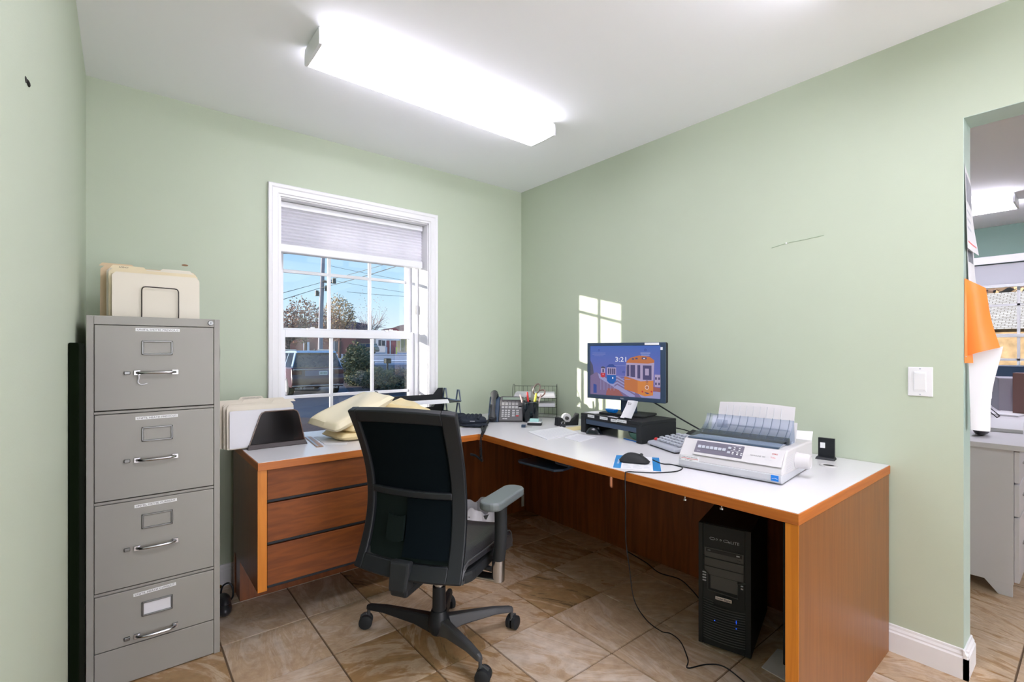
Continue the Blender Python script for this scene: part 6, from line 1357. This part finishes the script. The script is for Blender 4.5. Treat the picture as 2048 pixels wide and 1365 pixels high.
BRN = [mat('leaf_rust', (0.36, 0.18, 0.12), 0.8), mat('leaf_tan', (0.52, 0.36, 0.22), 0.8), mat('twig', (0.16, 0.10, 0.08), 0.9)]
def bush(label, c, r, n_, s0, grp, mats_=GRN, sd=1, with_core=True):
    t = thing('evergreen_bush', label, 'bush', (c[0], c[1], c[2]), 0, grp); rn = random.Random(sd)
    b = MB(); leaves(b, (0, 0, r[2] * 0.85), r, n_, s0, rn)
    if with_core: core(b, (0, 0, r[2] * 0.8), r)
    b.build('foliage', mats_, t, normals=False)
    MB().tube([(0, 0, -0.05), (0, 0, r[2])], [0.05, 0.03], 6).build('stem', mats_[2], t)
    return t
bush('tall rounded evergreen bush in the bed beyond the maroon SUV', (7.75, 23.2, -0.6), (0.92, 0.92, 1.18), 3400, 0.085, 'evergreen bushes in the planting bed', sd=1)
for i, (x, y, rx_, rz_, lab) in enumerate(((7.05, 20.9, 0.75, 0.38, 'low spreading juniper at the foot of the tall rounded bush'), (7.15, 19.0, 0.95, 0.52, 'low juniper in the middle of the planting bed'), (7.30, 17.2, 0.95, 0.55, 'low juniper at the right of the window view'), (7.9, 16.2, 0.85, 0.52, 'low juniper rightmost in the planting bed, cut by the window frame'))):
    bush(lab, (x, y, -0.6), (rx_, rx_, rz_), 1900, 0.07, 'evergreen bushes in the planting bed', sd=10 + i)
def tree(label, x, y, trunk_h, cr, n_, s0, mats_, sd, grp='trees across the parking lot', name='tree', branches=10):
    z0 = gh(x, y); t = thing(name, label, 'tree', (x, y, z0), 0, grp); rn = random.Random(sd)
    b = MB(); b.tube([(0, 0, -0.2), (0.1, 0, trunk_h * 0.6), (0, 0.1, trunk_h + cr[2])], [0.22, 0.16, 0.03], 7)
    for i in range(branches):
        a = rn.uniform(0, 2 * PI); h0 = trunk_h * rn.uniform(0.6, 1.2); e_ = Vector((cr[0] * 0.85 * math.cos(a), cr[1] * 0.85 * math.sin(a), trunk_h + cr[2] * rn.uniform(0.1, 0.9))); m_ = e_ * 0.5; m_.z = (h0 + e_.z) / 2 + 0.2
        b.tube([(0, 0, h0), m_, e_], [0.09, 0.05, 0.015], 5)
        for q in range(3):
            e2 = m_ + (e_ - m_) * rn.random() + Vector((rn.uniform(-1, 1), rn.uniform(-1, 1), rn.uniform(0.2, 1.2))); b.tube([m_, e2], [0.03, 0.01], 4)
    b.build('trunk', mats_[2], t)
    if n_:
        b = MB(); leaves(b, (0, 0, trunk_h + cr[2] * 0.6), cr, n_, s0, rn, shell=0.0); b.build('crown', mats_, t, normals=False)
    return t
tree('rust-leaved tree left of the utility pole', 12.6, 50.6, 3.0, (2.6, 2.6, 2.3), 1500, 0.16, BRN, 3)
tree('thinly leaved brown tree at the far left of the window view', 10.4, 48.6, 2.2, (2.4, 2.4, 2.1), 550, 0.15, BRN, 5, branches=16)
tree('rust-leaved tree just right of the utility pole', 15.9, 52.8, 2.6, (1.6, 1.6, 1.9), 700, 0.15, BRN, 6)
tree('golden-tan tree between the pole and the window bar', 18.6, 57.3, 3.6, (2.2, 2.2, 2.6), 1700, 0.17, [mat('leaf_gold', (0.55, 0.36, 0.16), 0.8), mat('leaf_straw', (0.60, 0.46, 0.28), 0.8), BRN[2]], 8)
tree('bare leafless tree across the street', 29.7, 74.1, 3.5, (3.0, 3.0, 4.4), 260, 0.12, [mat('leaf_pale', (0.5, 0.36, 0.3), 0.8), BRN[0], mat('pale_bark', (0.42, 0.30, 0.26), 0.8)], 9, branches=22)

# --- utility pole and wires
up_ = thing('utility_pole', 'tall grey wooden utility pole with transformers outside the window', 'pole', (9.10, 34.14, -0.5))
b = W(up_); b.tube([(9.08, 34.16, -0.6), (9.13, 34.12, 3.6), (9.33, 33.96, 10.5)], [0.19, 0.165, 0.13], 14); b.build('post', mat('pole_wood', (0.34, 0.32, 0.36), 0.8, var=0.1, vscale=3), up_, smooth=True)
b = W(up_); b.box((9.18, 33.90, 6.28), (9.95, 34.0, 6.40)); b.build('cross_arm', BRN[2], up_)
for (x, y, z) in ((9.90, 33.5, 6.42), (9.48, 33.85, 5.85), (8.90, 34.3, 5.48)):
    W(up_).cyl((x, y, z - 0.20), (x, y, z + 0.20), 0.15, 0.13, 12).build('transformer', M['grey'], up_, smooth=True)
    W(up_).tube([(x, y, z), (9.16, 34.08, z + 0.05)], 0.025, 5).build('bracket', M['grey'], up_)
WG = 'overhead wires on the utility pole'
WM = mat('wire_black', (0.03, 0.035, 0.03), 0.6)
for lab, p0, p1, r_, sag in (('lower left wire running up to the pole with splice boxes', (-1.5, 13.0, 1.6), (9.11, 34.14, 5.89), 0.018, 0.0), ('upper left wire running up to the pole', (-1.5, 13.0, 1.9), (9.10, 34.15, 6.27), 0.016, 0.0), ('heavy wire running right from the pole to the top of the window', (9.13, 34.12, 5.89), (9.55, 17.9, 6.0), 0.022, 0.1), ('upper wire running right from the pole behind the top sash', (9.13, 34.12, 6.35), (11.2, 21.0, 6.95), 0.018, 0.1),
                            ('top left wire leaving the pole near its top', (9.20, 34.05, 8.40), (2.0, 22.3, 5.75), 0.018, 0.0), ('thin wire crossing far behind the pole to the right', (17.47, 58.25, 11.83), (27.5, 50.2, 9.4), 0.020, 0.1), ('thin lower wire far right of the pole', (19.36, 56.72, 8.52), (27.5, 50.2, 7.8), 0.022, 0.1), ('thin middle wire far right of the pole', (21.07, 68.21, 11.48), (32.0, 59.4, 9.2), 0.020, 0.1)):
    t = thing('overhead_wire', lab, 'wire', p0, 0, WG); A = Vector(p0); B_ = Vector(p1)
    W(t).tube([A + (B_ - A) * i / 12 - Vector((0, 0, sag * 4 * (i / 12) * (1 - i / 12))) for i in range(13)], r_, 5).build('line', WM, t)

# --- buildings
def building(label, c, a0, a1, s0, s1, zt, wallm, roofm, roof_h, wins=(), gable=False):
    """box aligned with the street: along Rv from a0 to a1, depth s0..s1"""
    p = O + Fv * s0 + Rv * ((a0 + a1) / 2); z0 = gh(p.x, p.y) - 0.3
    t = thing('building', label, 'building', (p.x, p.y, z0), math.atan2(Rv.y, Rv.x)); w_ = (a1 - a0) / 2; d_ = s1 - s0; h_ = zt - z0
    MB().box((-w_, 0, 0), (w_, d_, h_)).build('wall', wallm, t)
    b = MB()
    if gable: b.prism([(-w_ - 0.3, h_), (w_ + 0.3, h_), (0, h_ + roof_h)], -0.3, d_ + 0.3, basis((0, 0, 0), (1, 0, 0), (0, 0, 1)) @ Matrix.Diagonal((1, 1, -1, 1)))
    else: b.hexa([(-w_ - 0.3, -0.3, h_), (w_ + 0.3, -0.3, h_), (w_ + 0.3, d_ + 0.3, h_), (-w_ - 0.3, d_ + 0.3, h_), (-w_ + 0.6, 0.8, h_ + roof_h), (w_ - 0.6, 0.8, h_ + roof_h), (w_ - 0.6, d_ - 0.8, h_ + roof_h), (-w_ + 0.6, d_ - 0.8, h_ + roof_h)])
    b.build('roof', roofm, t)
    for (x0, x1, q0, q1, mm) in wins:
        f_ = MB().box((x0, -0.06, q0), (x1, 0.02, q1)).build('window', mm, t)
        MB().box(((x0 + x1) / 2 - 0.04, -0.09, q0), ((x0 + x1) / 2 + 0.04, -0.05, q1)).build('mullion', M['trim'], f_)
    return t
DW = mat('dark_shop_glass', (0.06, 0.08, 0.11), 0.15); YW = mat('yellow_door', (0.62, 0.50, 0.22), 0.5); TAN = mat('tan_stucco', (0.48, 0.42, 0.36), 0.8); RED = mat('dull_red_paint', (0.36, 0.07, 0.08), 0.6); WHT = mat('white_siding', (0.72, 0.72, 0.74), 0.6)
SCALE = 1 / 961
building('long brown building with a dark roof beyond the utility pole', 0, (575 - 1024) * 78 * SCALE, (712 - 1024) * 78 * SCALE, 78, 88, 4.0, mat('brown_red_wall', (0.22, 0.09, 0.08), 0.8), mat('dark_plum_roof', (0.10, 0.065, 0.09), 0.9, var=0.2, vscale=2), 1.9, ((-3, -2, 0.6, 2.2, WHT), (1.5, 2.6, 0.6, 2.4, DW)))
building('low tan shop building behind the round bush with a white gable', 0, (660 - 1024) * 118 * SCALE, (768 - 1024) * 118 * SCALE, 118, 130, 4.6, TAN, WHT, 1.9, ((-5.2, -3.6, 0.9, 3.2, DW), (-3.2, -1.6, 0.9, 3.2, DW), (2, 4.2, 0.9, 3.0, DW)), gable=True)
building('white house with blue windows behind the brown SUV across the street', 0, (752 - 1024) * 100 * SCALE, (785 - 1024) * 100 * SCALE, 100, 108, 4.2, WHT, mat('grey_roof', (0.25, 0.22, 0.23), 0.8), 1.2, ((-1.2, 0.2, 1.6, 2.8, DW),), gable=True)
bb = building('beige shop with yellow doors at the right of the window view', 0, (788 - 1024) * 92 * SCALE, (900 - 1024) * 92 * SCALE, 92, 102, 3.9, mat('beige_wall', (0.62, 0.52, 0.34), 0.7), WHT, 0.5, ((-4.6, -3.5, 0.5, 3.1, YW), (-3.2, -2.0, 0.5, 3.1, YW), (-1.8, -0.4, 0.5, 3.1, DW), (0, 1.4, 0.5, 3.1, YW)))
p = O + Fv * 91.5 + Rv * ((787 - 1024) * 91.5 * SCALE)
t = thing('arched_sign', 'dull red arched sign board on the roof of the beige shop', 'sign', (p.x, p.y, 4.5), math.atan2(Rv.y, Rv.x))
MB().prism([(-1.9, 0), (1.9, 0), (1.9, 0.25)] + [(1.1 * math.cos(a * PI / 12), 0.30 + 0.62 * math.sin(a * PI / 12)) for a in range(13)] + [(-1.9, 0.25)], -0.15, 0.15, basis((0, 0, 0), (1, 0, 0), (0, 0, 1))).build('board', RED, t)
b = MB(); b.box((-1.7, -0.1, -0.6), (-1.5, 0.1, 0.0)); b.build('post', RED, t); b = MB(); b.box((1.5, -0.1, -0.6), (1.7, 0.1, 0.0)); b.build('post', RED, t)
for i, (u_, lab) in enumerate(((776, 'left red fuel pump column across the street'), (787, 'wide red fuel pump column across the street'))):
    p = O + Fv * 76 + Rv * ((u_ - 1024) * 76 * SCALE); z0 = gh(p.x, p.y)
    t = thing('fuel_pump', lab, 'fuel pump', (p.x, p.y, z0), math.atan2(Rv.y, Rv.x), 'fuel pumps across the street'); wv2 = 0.22 if i == 0 else 0.38
    MB().box((-wv2, -0.2, 0), (wv2, 0.2, 2.15)).build('housing', RED, t, bevel=0.03); MB().box((-wv2 - 0.15, -0.22, 0), (-wv2, 0.2, 2.15)).build('side_panel', WHT, t)
    MB().box((-wv2 - 0.6, -0.3, 2.15), (wv2 + 0.6, 0.3, 2.45)).build('canopy_edge', WHT, t)
for i, (u_, mm, lab) in enumerate(((773, 'paper', 'white bollard left of the fuel pumps'), (793, 'yellow', 'yellow bollard right of the fuel pumps'))):
    p = O + Fv * 75 + Rv * ((u_ - 1024) * 75 * SCALE)
    t = thing('bollard', lab, 'bollard', (p.x, p.y, gh(p.x, p.y)), 0, 'bollards by the fuel pumps'); MB().cyl((0, 0, 0), (0, 0, 1.1), 0.11, seg=12).build('post', M[mm], t, smooth=True)
t = thing('letter_box', 'dark letter box on a post at the far kerb', 'letter box', (13.87, 32.86, gh(13.87, 32.86)))
MB().cyl((0, 0, 0), (0, 0, 0.55), 0.07).build('post', M['black'], t); MB().box((-0.22, -0.25, 0.55), (0.22, 0.25, 0.95)).build('box', M['blackm'], t, bevel=0.05)
# neighbouring house, only its eave corner shows
nh = thing('neighbour_house', 'pale neighbouring house whose gable eave shows at the left window edge', 'house', (3.5, 42.0, -0.6), R(-18))
b = MB(); b.box((-5, 0, 0), (3.0, 9, 4.4)); b.build('wall', mat('pale_blue_siding', (0.62, 0.68, 0.78), 0.6), nh)
b = MB(); b.prism([(-6.0, 4.2), (3.8, 4.2), (3.7, 4.45), (-1.0, 7.2), (-6.0, 4.6)], -0.6, 9.5, basis((0, 0, 0), (1, 0, 0), (0, 0, 1)) @ Matrix.Diagonal((1, 1, -1, 1))); b.build('roof', mat('pale_blue_roof', (0.50, 0.58, 0.70), 0.6), nh)

# --- outside the next room's window: low shingled outbuilding among dry brush
ob = thing('outbuilding', 'stone-brown outbuilding with pale shingles and a cream doorway behind the far window', 'building', (11.0, -2.0, -0.6))
b = W(ob); b.box((11.0, -7.0, -0.6), (15.0, 4.0, 1.75)); b.build('wall', mat('rough_brown_stone', (0.36, 0.25, 0.14), 0.9, var=0.75, vscale=7, bump=1.0, bscale=20), ob)
# shingles: rows of overlapping tabs
def shingle_mat():
    m, n, l, p = new_mat('pale_shingles'); tc = n.new('ShaderNodeTexCoord'); mp = n.new('ShaderNodeMapping'); mp.inputs['Rotation'].default_value = (0, 0, R(90)); l.new(tc.outputs['Object'], mp.inputs[0])
    br = n.new('ShaderNodeTexBrick'); br.inputs['Scale'].default_value = 5; br.inputs['Color1'].default_value = (0.55, 0.52, 0.48, 1); br.inputs['Color2'].default_value = (0.44, 0.41, 0.38, 1); br.inputs['Mortar'].default_value = (0.18, 0.15, 0.12, 1); br.inputs['Mortar Size'].default_value = 0.03
    l.new(mp.outputs[0], br.inputs['Vector']); l.new(br.outputs['Color'], p.inputs['Base Color']); p.inputs['Roughness'].default_value = 0.9; return m
b = W(ob); b.hexa([(10.7, -7.2, 1.62), (15.2, -7.2, 1.62), (15.2, 4.2, 1.62), (10.7, 4.2, 1.62), (11.9, -7.2, 2.42), (14.0, -7.2, 2.42), (14.0, 4.2, 2.42), (11.9, 4.2, 2.42)]); b.build('roof', shingle_mat(), ob)
CR = mat('cream_door_frame', (0.72, 0.62, 0.42), 0.6)
for q in (((10.93, -2.22, -0.2), (11.0, -2.12, 1.68)), ((10.93, -3.4, -0.2), (11.0, -3.3, 1.68)), ((10.93, -3.3, 1.58), (11.0, -2.22, 1.68))): W(ob).box(*q).build('door_frame', CR, ob)
W(ob).box((10.96, -3.3, -0.2), (11.0, -2.22, 1.58)).build('door', mat('tan_door', (0.60, 0.45, 0.26), 0.6), ob)
brn = thing('brush_hedge', 'dry brown brush rising behind the shingled outbuilding', 'hedge', (17.0, -1.0, -0.6)); b = W(brn); rn = random.Random(9)
leaves(b, (17.5, -1.0, 1.5), (2.0, 7.0, 3.8), 5000, 0.16, rn, shell=0.3); core(b, (17.5, -1.0, 1.2), (2.2, 7.5, 3.8)); b.build('foliage', [mat('dry_tan', (0.48, 0.34, 0.20), 0.9), BRN[2], mat('brush_core', (0.20, 0.13, 0.08), 0.9)], brn, normals=False)
b = MB(); b.box((4.6, -12, -0.65), (40, 0.3, -0.6)); struct(b.build('side_yard', M['mulch']))
